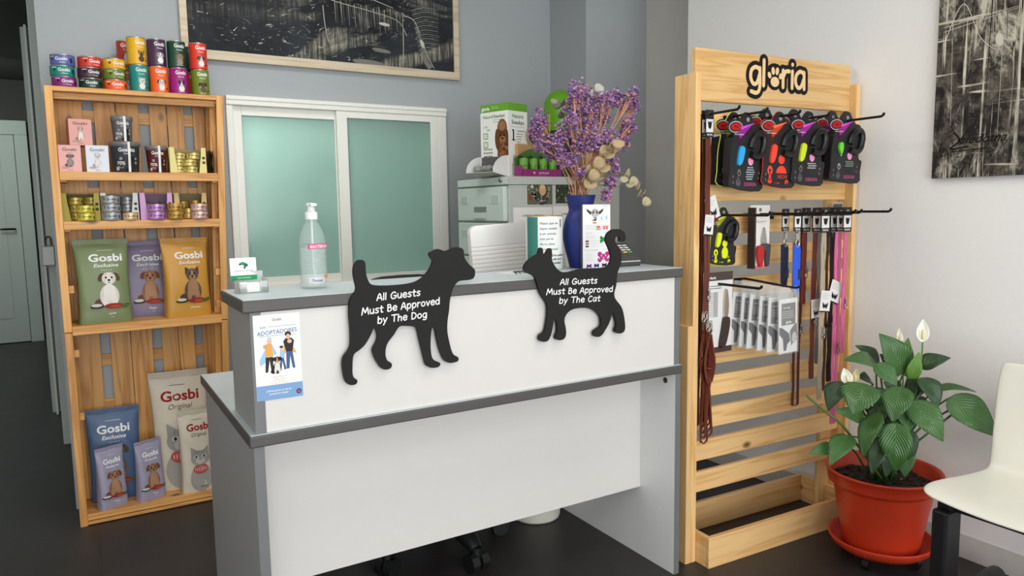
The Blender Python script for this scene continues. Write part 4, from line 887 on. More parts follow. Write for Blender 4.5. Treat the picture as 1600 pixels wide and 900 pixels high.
# ---- flyer taped to the counter
def make_flyer():
    t = thing('flyer', 'paper flyer with a blue footer and caped people, taped to the counter front', 'flyer', (.347, 1.7742, .820), 0)
    t.rotation_euler = (0, .0, 0); Wf, Hf = .110, .208
    b = MB().box(0, Wf, 0, .0008, 0, Hf, M((240, 238, 234), .5, 0, 0)); mp = front(0, .00012); BL = INK((128, 164, 206)); NB = INK((86, 120, 170))
    b.rect2(mp, 0, Wf, 0, .036, BL, 1); b.text(mp, 'Gosbi', .055, .192, .0068, DI, 2, .0)
    b.text(mp, 'Los', .022, .1755, .0065, NB, 2, .01); b.rect2(mp, .034, .1, .178, .1788, NB, 2); b.text(mp, 'ADOPTADORES', .055, .1600, .0105, NB, 2, .008, 0, 'C', .094, .04); b.rect2(mp, .012, .1, .1555, .1563, NB, 2)
    SK, OR, BK_, JN, LB = INK((226, 184, 158)), INK((232, 170, 84)), INK((52, 48, 50)), INK((72, 98, 142)), INK((164, 198, 232))
    # older person with a blue cape holding a small dog
    b.poly2(mp, [(.028, .130), (.010, .098), (.012, .085), (.024, .092), (.034, .125)], LB, 2); b.poly2(mp, [(.040, .138), (.052, .112), (.044, .108)], LB, 2)
    b.poly2(mp, [(.025, .105), (.042, .105), (.042, .070), (.037, .070), (.034, .098), (.029, .068), (.023, .068)], BK_, 3); b.poly2(mp, [(.024, .130), (.030, .138), (.040, .138), (.043, .106), (.025, .106)], OR, 4); b.ell(mp, .035, .144, .0055, .007, SK, 5); b.ell(mp, .036, .149, .0058, .0045, INK((206, 206, 206)), 6); b.ell(mp, .026, .131, .006, .0055, INK((208, 168, 132)), 6)
    # tall person in dark top with an orange cape
    b.poly2(mp, [(.069, .138), (.068, .108), (.075, .112)], OR, 2); b.poly2(mp, [(.088, .132), (.099, .108), (.088, .112)], OR, 2)
    b.poly2(mp, [(.074, .116), (.089, .116), (.094, .072), (.088, .072), (.083, .104), (.080, .072), (.073, .072)], JN, 3); b.poly2(mp, [(.068, .140), (.074, .147), (.088, .147), (.094, .140), (.089, .114), (.074, .114)], BK_, 4); b.ell(mp, .080, .151, .005, .0065, SK, 5); b.ell(mp, .080, .157, .0075, .0065, BK_, 4); b.ell(mp, .083, .139, .0055, .005, SK, 6)
    # child and sitting dog
    b.poly2(mp, [(.060, .102), (.067, .102), (.073, .072), (.068, .070), (.064, .092), (.061, .075), (.057, .075)], JN, 3); b.poly2(mp, [(.059, .118), (.069, .118), (.070, .100), (.058, .100)], LB, 4); b.ell(mp, .063, .123, .0042, .005, SK, 5); b.ell(mp, .063, .127, .0045, .0028, BK_, 6)
    dog_sit(b, mp, .051, .064, .0165, ((44, 38, 38), (30, 26, 26), (214, 176, 138)), 7, .5, 'drop', False, (226, 220, 214))
    for i, s in enumerate(('y adoptas 2024 mascotas', 'en Gosbi y la gente,', 'te has convertido en el', 'mejor amigo del mundo animal')): b.text(mp, s, .055, .055 - .0052 * i - .001, .0026, GI if i < 3 else INK((208, 160, 110)), 2, 0, 0)
    b.text(mp, '¡Llévate gratis un kit de', .052, .0200, .0046, WI, 2, .012, .2); b.text(mp, 'productos Gosbi!', .052, .0125, .0046, WI, 2, .012, .2)
    b.ell(mp, .100, .013, .0062, .0062, INK((44, 40, 66)), 2); b.ell(mp, .100, .013, .004, .004, INK((176, 96, 110)), 3)
    b.build('sheet', t)
make_flyer()
# ---- business cards in a clear holder
def make_cards():
    t = thing('card_holder', 'clear acrylic business card holder at the left end of the counter top', 'card holder', (.345, 1.912, CT + .0003), .0)
    AC = M((228, 232, 230), .08, 0, 0, .85); b = MB()
    b.box(.0, .072, .0, .062, 0, .0022, AC).box(0, .002, 0, .062, .0022, .036, AC).box(.070, .072, 0, .062, .0022, .036, AC).box(0, .072, .060, .062, .0022, .052, AC)
    b.box(.002, .02, 0, .002, .0022, .030, AC).box(.052, .070, 0, .002, .0022, .030, AC); b.build('holder_body', t)
    k = thing('business_cards', 'stack of white business cards lying in the clear holder', 'business cards', (.347, 1.915, CT + .0027)); b = MB().box(.004, .054, .0, .045, 0, .022, M((236, 238, 234), .6, 0, 0)); b.build('card_stack', k, .0005)
    c = thing('business_card', 'white and green business card standing up in the clear holder', 'business card', (.337, 1.9735 - .0065, CT + .0255)); c.rotation_euler = (-.10, 0, .06)
    b = MB().box(.0, .066, -.0005, .0003, .004, .062, M((240, 242, 240), .5, 0, 0)); mp = front(-.0005, .00015); GRN = INK((38, 150, 100))
    b.rect2(mp, .0, .066, .004, .017, GRN, 1); b.text(mp, 'clínica veterinaria', .033, .009, .0035, WI, 2)
    b.ell(mp, .032, .046, .0075, .0055, GRN, 2); b.ell(mp, .039, .043, .006, .005, INK((30, 110, 84)), 3); b.rect2(mp, .0225, .0265, .043, .048, INK((52, 60, 60)), 3); b.ell(mp, .036, .036, .003, .0022, INK((44, 52, 52)), 3); b.rect2(mp, .026, .034, .0405, .0435, INK((238, 240, 238)), 4)
    b.text(mp, 'veterinaria', .033, .027, .0042, INK((92, 98, 98)), 2, .004, 0, 'C', .046); b.build('card', c)
make_cards()
# ---- sanitizer bottle
def make_bottle():
    t = thing('sanitizer_bottle', 'clear pump bottle of hand sanitizer with a pink label on the counter', 'bottle', (.5445, 1.945, CT + .0003))
    CLR = M((214, 230, 224), .06, 0, 0, 0, .22); prof = [(0, .0015), (.030, .0), (.0345, .003), (.036, .010), (.036, .110), (.0345, .128), (.030, .148), (.022, .166), (.0145, .176), (.0135, .186)]
    b = MB().lathe(prof, CLR, n=40); b.build('bottle_body', t)
    GEL = M((226, 238, 234), .12, 0, 0, 0, .30)
    MB().lathe([(0, .004), (.032, .004), (.033, .012), (.033, .108), (.0, .108)], GEL, n=32).build('gel', t)
    lb = MB(); mp = drum(.0362, .0002); PKI = INK((216, 96, 148))
    lb.rect2(mp, -.036, .046, .118, .119, PKI, 1, 12); lb.rect2(mp, -.022, .046, .1055, .1185, PKI, 2, 12); lb.text(mp, 'BACTEROMIL', .013, .1083, .0075, WI, 4, .02, 0, 'C', .058)
    for k in range(11): lb.rect2(mp, -.034, .042, .094 - .0052 * k, .0947 - .0052 * k, INK((150, 160, 160)), 2, 12)
    LBW = M((226, 224, 232), .3, 0, 0, 0, .8); lb.rect2(mp, -.024, .020, .014, .030, LBW, 1, 10); lb.text(mp, 'Thomil', -.001, .0185, .0072, INK((64, 70, 120)), 4, .01); lb.ell(mp, .030, .032, .010, .006, INK((226, 150, 110)), 2)
    lb.build('label', t)
    PW = M((238, 240, 240), .35, 0, 0)
    MB().lathe([(.0165, .183), (.0165, .200), (.014, .203), (.0105, .204), (.0095, .218), (.0125, .219), (.0125, .224), (.0095, .226), (0, .226)], PW, n=24).box(-.008, .008, -.030, .0, .2185, .2245, PW).build('pump', t)
    MB().tube([(0, 0, .19), (0, 0, .06), (.006, .0, .012)], .0032, M((228, 232, 232), .3)).build('dip_tube', t)
make_bottle()
# ---- tin with the text about loving an animal
def make_charity_tin():
    t = thing('collection_tin', 'white and teal tin printed with a Spanish quotation, beside the blue vase', 'tin', (1.340, 2.022, CT + .0003), -.32); r, h = .0615, .178
    b = MB().lathe([(0, .001), (r - .002, 0), (r, .003), (r, h - .004), (r - .001, h - .002)], M((232, 236, 230), .4, 0, 0), n=48); mp = drum(r, .0003); TL = INK((66, 128, 118)); TX = INK((120, 140, 136))
    b.rect2(mp, -.085, -.0375, .0, h - .004, TL, 1, 12); b.poly2(mp, [(-.080, 0), (-.037, 0), (-.037, .025)], INK((226, 232, 226)), 3, 1)
    for i, s in enumerate(('Hasta que no', 'hayas amado', 'a un animal,', 'una parte', 'de tu alma', 'permanecerá', 'dormida')): b.text(mp, s, -.030, .150 - .0168 * i, .0086, INK((104, 122, 118)) if i else INK((88, 104, 100)), 3, .008, 0, 'L')
    for i, s in enumerate(('¿No cambias', 'vida de los', 'animales?')): b.text(mp, s, .010, .046 - .0125 * i, .0072, INK((30, 32, 32)), 3, .012, 0, 'L')
    b.rect2(mp, .044, .049, .140, .166, INK((60, 62, 62)), 2, 2); b.build('can_body', t)
    MB().lathe([(r - .001, h - .003), (r + .001, h - .001), (r, h), (r - .004, h), (r - .006, h - .004), (0, h - .004)], GOLD, n=48).build('rim', t)
make_charity_tin()
# ---- blue vase
VX, VY = 1.470, 1.994
def make_vase():
    t = thing('vase', 'tall matt cobalt blue vase on the counter holding dried flowers', 'vase', (VX, VY, CT + .0003))
    prof = [(0, .002), (.036, 0), (.039, .003), (.047, .035), (.056, .070), (.0615, .105), (.060, .135), (.052, .165), (.0425, .187), (.0405, .198), (.044, .215), (.050, .240), (.0515, .244), (.049, .244), (.042, .215), (.038, .198), (.040, .185), (.048, .160), (.040, .02), (0, .015)]
    cp = [(r, max(z, 0)) for r, z in curve_pts(prof[:12], 4)]; MB().lathe(cp + prof[12:], M((18, 34, 108), .5, 0, .04, bump=.05, scale=200), n=48).build('vase_body', t)
make_vase()
# ---- upright price card
def make_price_card():
    t = thing('price_card', 'white price box with handwritten prices and bone-shaped tags, leaning by the blue vase', 'price card', (1.424, 1.921, CT + .0003), .04)
    Wc, Hc = .118, .212
    b = MB().box(0, Wc, 0, .010, 0, Hc, M((240, 240, 240), .5, 0, 0)); mp = front(0, .00015); LG_ = INK((190, 190, 192)); D = INK((70, 66, 66)); BLU = INK((110, 170, 200))
    b.box(-.0006, 0, .0, .010, .0, Hc, INK((70, 74, 92)))
    for q in (-1, 1): b.poly2(mp, [(.052 + q * .012, .186), (.052 + q * .036, .199), (.052 + q * .034, .190), (.052 + q * .020, .178)], D, 2)
    b.ell(mp, .052, .184, .016, .014, INK((176, 172, 170)), 3); b.ell(mp, .052, .174, .0095, .010, INK((196, 192, 190)), 4)
    for q in (-1, 1): b.ell(mp, .052 + q * .008, .186, .004, .005, INK((96, 90, 88)), 5)
    b.ell(mp, .052, .168, .003, .0025, D, 5); b.poly2(mp, [(.036, .160), (.060, .166), (.056, .158)], INK((40, 38, 38)), 3); b.rect2(mp, .042, .058, .149, .155, INK((214, 176, 120)), 3); b.text(mp, '2€', .05, .150, .004, D, 4)
    b.text(mp, '6,  €', .092, .162, .012, BLU, 3, 0, .15); b.text(mp, '50', .092, .170, .004, BLU, 3); b.rect2(mp, .072, .114, .155, .1556, BLU, 2); b.lines(mp, .01, .112, .144, .0055, 3, LG_, .0008, 2, .6)
    RD = INK((222, 110, 104)); b.rect2(mp, .056, .076, .128, .131, RD, 2); b.rect2(mp, .058, .074, .134, .141, RD, 2); b.rect2(mp, .084, .110, .138, .141, RD, 2); b.rect2(mp, .087, .096, .129, .137, RD, 3); b.rect2(mp, .099, .108, .129, .137, RD, 3)
    b.text(mp, 'KIT 20', .026, .1145, .006, LG_, 2); b.text(mp, '8 € X', .098, .1155, .006, LG_, 2); b.lines(mp, .012, .06, .108, .005, 2, LG_, .0007)
    def bone(x, y, s, m, l=3):
        b.rect2(mp, x - s, x + s, y - s * .5, y + s * .5, m, l)
        for q in (-1, 1):
            for e in (-1, 1): b.ell(mp, x + q * s, y + e * s * .42, s * .42, s * .42, m, l, 0, 10, 1)
    bone(.092, .096, .014, INK((40, 156, 74)))
    for i, c in enumerate(((50, 40, 90), (200, 60, 60), (40, 38, 40))): bone(.018, .092 - .0085 * i, .0045, INK(c)); b.rect2(mp, .028, .075 + .01 * i, .0915 - .0085 * i, .0922 - .0085 * i, LG_, 2)
    b.text(mp, 'PLACAS MEDIANAS', .036, .059, .0055, LG_, 2, 0, 0, 'C', .055); b.text(mp, 'A 9 €', .095, .059, .006, LG_, 2); b.lines(mp, .01, .052, .052, .006, 5, LG_, .0008)
    PKM = INK((186, 50, 130)); PK2 = INK((236, 200, 222))
    for q in (-1, 1):
        for e in (-1, 1): b.ell(mp, .088 + q * .016, .038 + e * .009, .0095, .0085, PKM, 3, 0, 14)
    b.ell(mp, .088, .038, .019, .010, PKM, 4)
    for q in range(-2, 3): b.ell(mp, .088 + q * .009, .038 + (.004 if q % 2 else -.004), .003, .0035, PK2, 5, 0, 8, 1)
    for x, c in ((.026, (104, 48, 150)), (.058, (44, 52, 140)), (.092, (30, 28, 32))): bone(x, .010, .0075, INK(c))
    b.build('card', t)
make_price_card()
# ---- card terminal
def make_terminal():
    t = thing('payment_terminal', 'small dark grey card payment terminal on the counter behind the cat\'s tail', 'card terminal', (1.628, 1.922, CT + .0003), -.08)
    D = M((66, 66, 66), .4); K = M((206, 206, 200), .5, 0, 0)
    b = MB().prism([(0, 0), (.105, 0), (.105, .074), (.088, .078), (.012, .034), (0, .022)], lambda u, v, q: (q, u, v), -.041, .041, D); b.build('terminal_body', t, .004)
    MB().prism([(-.002, .016), (.010, .030), (.022, .034), (.022, .026), (.004, .012)], lambda u, v, q: (q, u, v), -.040, .040, M((226, 226, 224), .35, .2, 0)).build('front_band', t, .001)
    kb_ = MB()
    for r in range(4):
        for c in range(3):
            y = .030 + .012 * r; z = .034 + (y - .012) * .579; kb_.box(-.030 + .021 * c, -.014 + .021 * c, y, y + .008, z + .0005, z + .0045, K if not (r == 0) else M(((200, 60, 50), (222, 190, 80), (80, 170, 90))[c], .5, 0, 0))
    kb_.build('keypad', t)
    MB().box(-.032, .032, .090, .102, .0720, .0792, M((110, 120, 116), .2)).build('display', t)
    MB().prism([(.0, .0), (.05, .0), (.05, .066), (.02, .056)], lambda u, v, q: (q, u + .05, v), .0412, .046, M((28, 28, 29), .4)).build('side_cover', t)
make_terminal()
# ---- striped leaflet
t = thing('leaflet', 'glossy leaflet with dark diagonal stripes lying on the counter behind the cat sign', 'leaflet', (1.245, 1.960, CT + .0003), .25)
b = MB().box(-.105, .075, -.03, .055, 0, .0012, M((232, 234, 236), .3, 0, 0)); mp = flat(.0012, .0002); SD = INK((50, 52, 60))
for k in range(8): b.poly2(mp, [(-.095 + .02 * k, -.028), (-.088 + .02 * k, -.028), (-.015 + .011 * k, .052), (-.030 + .011 * k, .052)], SD, 1)
b.build('sheet', t)
# ---- monitor seen from behind
def make_monitor():
    t = thing('computer_monitor', 'white ribbed back of a computer monitor standing behind the counter', 'monitor', (1.435, 2.30, .7405), -.05)
    Wm = M((232, 230, 227), .38, .0, .0)
    def prof(x): return -.012 - .030 * (1 - (abs(x) / .20) ** 2.4)
    b = MB(); n = 30; z0, z1 = .115, .478; nz = 96
    vs = []; 
    for j in range(nz + 1):
        z = z0 + (z1 - z0) * j / nz; rib = .0006 * (1 if (j % 4) < 3 else -1) if .14 < z < .41 else .0006
        for i in range(n + 1):
            a = -1 + 2 * i / n; rc = .028; zz = z1 - z; hx = .197
            if zz < rc: hx = .197 - rc + math.sqrt(max(0, rc * rc - (rc - zz) ** 2))
            x = a * hx; vs.append((x, prof(x * .197 / hx if hx else 0) - rib, z))
    fs = [(j * (n + 1) + i, j * (n + 1) + i + 1, (j + 1) * (n + 1) + i + 1, (j + 1) * (n + 1) + i) for j in range(nz) for i in range(n)]
    b.add(vs, fs, Wm, False); tilt = (-.05, -.045, 0)
    ol = [(-.197, z0), (.197, z0), (.197, z1 - .028)] + [(.197 - .028 + .028 * math.cos(a), z1 - .028 + .028 * math.sin(a)) for a in (.4, .8, 1.2, PI / 2)] + [(-.197 + .028 - .028 * math.sin(a), z1 - .028 + .028 * math.cos(a)) for a in (0, .4, .8, 1.2)] + [(-.197, z1 - .028)]
    b.prism(ol, lambda u, v, q: (u, q, v), -.0125, .012, Wm); b.build('back_shell', t).rotation_euler = tilt
    MB().prism([(x * .96, z0 + .008 + (z - z0) * .965) for x, z in ol], lambda u, v, q: (u, q, v), .012, .0135, M((20, 22, 24), .15)).build('screen', t).rotation_euler = tilt
    MB().box(-.03, .03, -.035, -.012, .04, .26, Wm).build('neck', t, .004); MB().box(-.11, .11, -.08, .10, .0, .012, Wm).build('foot', t, .004)
    t.rotation_euler = (0, 0, -.05)
make_monitor()
# ---- on the filing cabinet
CB = 1.412
def make_snack_box():
    t = thing('snack_dispenser', 'white and green carton snack dispenser with a brown poodle, on the filing cabinet', 'snack box', (1.716, 2.875, CB + .0003), .31)
    a, h = .172, .335; Wh = M((238, 240, 236), .5, 0, 0); GR = INK((104, 164, 48)); GD_ = INK((84, 140, 52))
    # corner nearest the viewer at the local origin; left face runs along +Y, right face along +X
    b = MB().box(0, a * .78, 0, a, 0, h, Wh); lf = lambda u, v, l: (-.0003 * l, a - u, v); rf = front(0, .0003); wr = a * .78
    b.rect2(lf, 0, a, h - .035, h, GR, 1); b.rect2(rf, 0, wr, h - .035, h, GR, 1); b.text(lf, 'gloria', .033, h - .026, .016, WI, 2, .03)
    b.lines(lf, .07, .12, h - .012, .008, 2, WI, .0012, 2, .2)
    b.text(lf, 'Natural', .048, h - .063, .015, GD_, 2, .01, 0, 'C', .062); b.text(lf, 'Snackys', .118, h - .063, .015, DI, 2, .01, 0, 'C', .068); b.lines(lf, .078, .155, h - .072, .010, 2, DI, .0014, 2, .1)
    b.text(lf, '1 SOL', .032, h - .105, .008, DI, 2, 0, .3); b.text(lf, 'Snack', .05, h - .118, .006, DI, 2, .02)
    for k in range(2): b.rect2(lf, .018, .046, .178 - .040 * k, .206 - .040 * k, GD_, 2); b.rect2(lf, .021, .043, .181 - .040 * k, .203 - .040 * k, INK((214, 226, 206)), 3)
    for k in range(3): b.text(lf, ('-ALTO VALOR-', 'SIN COLORANTES', '-MADE IN SPAIN-')[k], .046, .128 - .016 * k, .007, DI, 2, .03, 0, 'C', .058)
    # poodle printed at the corner
    P1, P2, P3 = INK((128, 84, 52)), INK((104, 64, 38)), INK((158, 112, 76))
    b.rect2(lf, .105, a, .098, .16, P1, 2, 4, 4); b.ell(lf, .135, .175, .036, .045, P1, 3, 0, 20); b.ell(lf, .136, .222, .030, .042, P1, 3, 0, 18); b.ell(lf, .136, .232, .020, .022, P3, 4); b.ell(lf, .108, .172, .017, .050, P2, 4, .05); b.ell(lf, .160, .168, .013, .050, P2, 4, -.05); b.ell(lf, .138, .170, .018, .018, P3, 5)
    for q in (-1, 1): b.ell(lf, .137 + q * .012, .190, .0042, .0042, INK((20, 16, 14)), 6)
    b.ell(lf, .138, .176, .0065, .0055, INK((20, 16, 14)), 6); b.ell(lf, .138, .160, .009, .003, INK((120, 60, 56)), 6)
    rz_ = random.Random(2)
    for k in range(40): b.ell(lf, rz_.uniform(.110, .168), rz_.uniform(.1, .15), .006, .005, (P1, P2, P3)[k % 3], 4 + k % 3, 0, 8, 1)
    # right face
    b.text(rf, 'Natural', wr / 2, h - .066, .018, GD_, 2, .012, 0, 'C', wr * .58); b.text(rf, 'Snackys', wr / 2, h - .094, .018, DI, 2, .012, 0, 'C', wr * .64); b.rect2(rf, .02, wr - .015, h - .107, h - .1062, DI, 2)
    b.rect2(rf, .031, .040, .170, .215, DI, 2); b.rect2(rf, .024, .047, .166, .171, DI, 2); b.rect2(rf, .026, .036, .210, .216, DI, 2); b.text(rf, 'Ingrediente', .088, .208, .008, DI, 2, .01, 0, 'C', .052)
    for k in range(5): b.rect2(rf, .056, .100 - .004 * k, .196 - .012 * k, .1985 - .012 * k, INK((70, 70, 70)), 2)
    for k in range(3): b.text(rf, ('-ALTO VALOR-', 'SIN COLORANTES', '-MADE IN-')[k], .088, .148 - .018 * k, .008, DI, 2, .02, 0, 'C', .07)
    b.rect2(rf, .034, .066, .076, .098, GD_, 2); b.rect2(rf, .037, .063, .079, .095, INK((206, 220, 196)), 3); b.rect2(rf, .024, .100, .013, .058, INK((150, 150, 148)), 1); b.rect2(rf, .026, .098, .015, .056, INK((226, 228, 224)), 2)
    b.rect2(lf, .004, a - .004, .02, .096, INK((96, 94, 92)), 1)
    b.build('carton', t)
    # tray with quarter-round cheeks pulled out of the left face
    qr = [(0, 0)] + [(-.105 * math.cos(q), .022 + .076 * math.sin(q)) for q in [PI / 2 * k / 10 for k in range(11)]]
    for y0 in (.002, a - .004): MB().prism(qr, lambda u, v, e: (u, y0 + e, v), 0, .002, Wh).build('tray_cheek', t)
    MB().hexa([(-.105, .002, .020), (0, .002, 0), (0, a - .002, 0), (-.105, a - .002, .020), (-.105, .002, .0225), (0, .002, .0025), (0, a - .002, .0025), (-.105, a - .002, .0225)], M((196, 198, 192), .5, 0, 0)).build('tray_floor', t)
    rs = random.Random(5); PLS = M((186, 188, 186), .25, 0, 0, .45)
    for k in range(4):
        q = thing('wrapped_snack', 'crumpled clear snack wrapper lying in the carton dispenser\'s tray', 'snack wrapper', t.matrix_world @ Vector((0, 0, 0)), 0, 'wrapped snacks in the dispenser tray')
        q.location = (1.716, 2.875, CB); q.rotation_euler = (0, 0, .31); b = MB(); random.seed(k); b.blob((-.042 - .012 * (k % 2), .03 + .036 * k, .040), .021, PLS, 3, .16, (1.3, .9, .75)); b.build('wrapper', q)
make_snack_box()
def make_bag_rolls():
    t = thing('waste_bag_display', 'magenta and green counter display box of dog waste bag rolls on the cabinet', 'display box', (1.745, 2.806, CB + .0003), .10); Wd = .232
    MG, GRD = M((140, 36, 110), .5, 0, 0), M((62, 104, 44), .5, 0, 0)
    b = MB().box(0, Wd, 0, .002, 0, .034, MG).box(0, Wd, .0, .056, 0, .002, MG).box(0, .002, 0, .056, .002, .05, MG).box(Wd - .002, Wd, 0, .056, .002, .05, MG)
    mp = front(0, .0003); b.text(mp, 'earthrated', Wd * .54, .013, .010, INK((222, 190, 214)), 2, .02); b.ell(mp, Wd * .30, .017, .006, .005, INK((222, 190, 214)), 2); b.rect2(mp, .09, .14, .006, .0068, INK((200, 150, 190)), 2); b.build('tray', t)
    pts = [(0, 0), (Wd, 0), (Wd, .085)] + [(Wd - Wd * k / 12, .085 + .045 * math.sin(PI * k / 12)) for k in range(1, 12)] + [(0, .085)]
    MB().prism(pts, lambda u, v, q: (u, q, v), .054, .056, GRD).build('back_card', t)
    R1, R2 = M((104, 160, 62), .5, 0, .03), INK((60, 100, 40))
    for k in range(4):
        r = thing('waste_bag_roll', 'rolled green dog waste bags, %s in the display box' % ('nearest the snack carton', 'second from the snack carton', 'third from the snack carton', 'nearest the purple flowers')[k], 'bag roll', (1.742 + (.032 + .056 * k), 2.806 + .030 + (.032 + .056 * k) * .1, CB + .0025), .15 * (k - 1.5), 'green rolls in the display box')
        b = MB().lathe([(0, .001), (.018, 0), (.020, .003), (.020, .072), (.017, .080), (.006, .084), (0, .084)], R1, n=20); m2 = drum(.020, .0003); b.ell(m2, .004, .035, .012, .017, R2, 1, 0, 16); b.ell(m2, .004, .035, .009, .013, R1, 2, 0, 16); b.build('roll', r)
        MB().tube([(-.004, 0, .083), (-.018, -.008, .092), (-.026, -.012, .084), (-.030, -.014, .088)], .004, M((34, 44, 30), .5)).build('bag_end', r)
make_bag_rolls()
KR = M((188, 146, 100), .7, 0, .04)
t = thing('kraft_box', 'brown cardboard box with a punched header standing behind the bag rolls', 'cardboard box', (1.762, 2.872, CB + .0003), .28); Wk = .15
b = MB().box(0, Wk, 0, .014, 0, .150, KR); b.build('carton', t, .001)
b = MB().prism([(.115 + .045 * math.cos(a), .195 + .045 * math.sin(a)) for a in [2 * PI * k / 20 for k in range(20)]], lambda u, v, q: (u, q, v), .0, .003, KR)
b.prism([(.150 + .026 * math.cos(a), .245 + .026 * math.sin(a)) for a in [2 * PI * k / 16 for k in range(16)]], lambda u, v, q: (u, q, v), .0, .003, KR)
m2 = front(0, .0004); b.ell(m2, .115, .195, .039, .039, INK((70, 62, 54)), 2, 0, 20); b.ell(m2, .110, .202, .018, .014, INK((214, 206, 196)), 3); b.ell(m2, .150, .245, .021, .021, INK((84, 74, 62)), 3); b.box(.10, .13, .0, .003, .140, .155, KR); b.build('header_card', t)
t = thing('green_dome', 'glossy green dome-topped container with black lower rim behind the purple flowers', 'container', (2.115, 3.04, CB + .0003), .2)
GB = M((96, 158, 22), .25, 0, 0)
MB().lathe([(.068, .0), (.070, .01), (.070, .24), (.066, .25)], M((40, 42, 38), .5), n=32).build('base', t)
MB().lathe([(.074, .235), (.0765, .25), (.079, .30)] + [(.079 * math.cos(a), .355 + .083 * math.sin(a)) for a in [PI / 2 * k / 12 for k in range(13)]], GB, n=40).build('dome', t)
t = thing('kraft_bag', 'brown kraft paper bag standing at the cabinet\'s far end behind the bouquet', 'paper bag', (2.235, 2.93, CB + .0003), .1)
g = Bag(.12, .20, .07, .05, 9); b = MB(); g.body(b, M((186, 158, 116), .7, 0, .03)); b.build('bag_body', t); g.top(M((180, 152, 110), .7)).build('top_fold', t)
# ---- papers and photographs stuck to the cabinet's side (y = 2.80)
def sheet(name, label, cat, x0, x1, z0, z1, draw, col=(236, 236, 232)):
    t = thing(name, label, cat, (x0, 2.7993, z0)); b = MB().box(0, x1 - x0, -.0004, 0, 0, z1 - z0, M(col, .4, 0, 0)); draw(b, front(-.0004, .00012), x1 - x0, z1 - z0); b.build('print', t)
def ph1(b, mp, w_, h_):
    r = random.Random(3); b.rect2(mp, .002, w_ - .002, .002, h_ - .002, INK((96, 104, 84)), 1)
    for k in range(60): b.ell(mp, r.uniform(.01, w_ - .01), r.uniform(.03, h_ - .008), r.uniform(.002, .007), r.uniform(.003, .010), INK(((60, 74, 50), (150, 156, 140), (206, 208, 200), (84, 70, 56), (176, 168, 150))[k % 5]), 2, 0, 8, 1)
    b.ell(mp, w_ * .58, .030, .034, .030, INK((66, 62, 58)), 4, 0, 16)
    for k in range(24): b.ell(mp, w_ * .58 + r.uniform(-.026, .026), r.uniform(.004, .045), .004, .003, INK(((196, 190, 176), (120, 110, 96))[k % 2]), 5, 0, 6, 1)
    b.ell(mp, w_ * .60, .068, .018, .026, INK((206, 176, 120)), 6, 0, 16); b.ell(mp, w_ * .62, .064, .011, .016, INK((214, 160, 128)), 7, 0, 14); b.ell(mp, w_ * .60, .082, .016, .010, INK((216, 188, 132)), 8); b.ell(mp, .020, .035, .008, .020, INK((150, 60, 46)), 5, .4)
def ph2(b, mp, w_, h_):
    r = random.Random(8); b.rect2(mp, .002, w_ - .002, .002, h_ - .002, INK((58, 68, 52)), 1)
    for k in range(50): b.ell(mp, r.uniform(.008, w_ - .008), r.uniform(.006, h_ - .008), r.uniform(.002, .006), r.uniform(.002, .009), INK(((40, 48, 36), (120, 128, 104), (196, 196, 184), (74, 62, 50))[k % 4]), 2, 0, 8, 1)
sheet('photograph', 'colour photograph of a blonde person outdoors, on the filing cabinet\'s side', 'photograph', 1.762, 1.905, 1.283, 1.388, ph1)
sheet('photograph', 'dark leafy photograph beside the vase, on the filing cabinet\'s side', 'photograph', 1.918, 2.060, 1.287, 1.392, ph2)
def paper(b, mp, w_, h_):
    b.text(mp, 'LUGARES DE LA HEMEROTECA', w_ * .5, h_ - .040, .007, DI, 2, .02, 0, 'C', w_ * .55); b.lines(mp, .03, w_ - .03, h_ - .060, .012, 14, GI, .0012, 2, .25)
sheet('notice', 'printed notice under the photograph of the blonde person', 'notice', 1.690, 1.900, .99, 1.273, paper); sheet('notice', 'printed notice under the leafy photograph', 'notice', 1.906, 2.110, .99, 1.277, paper)
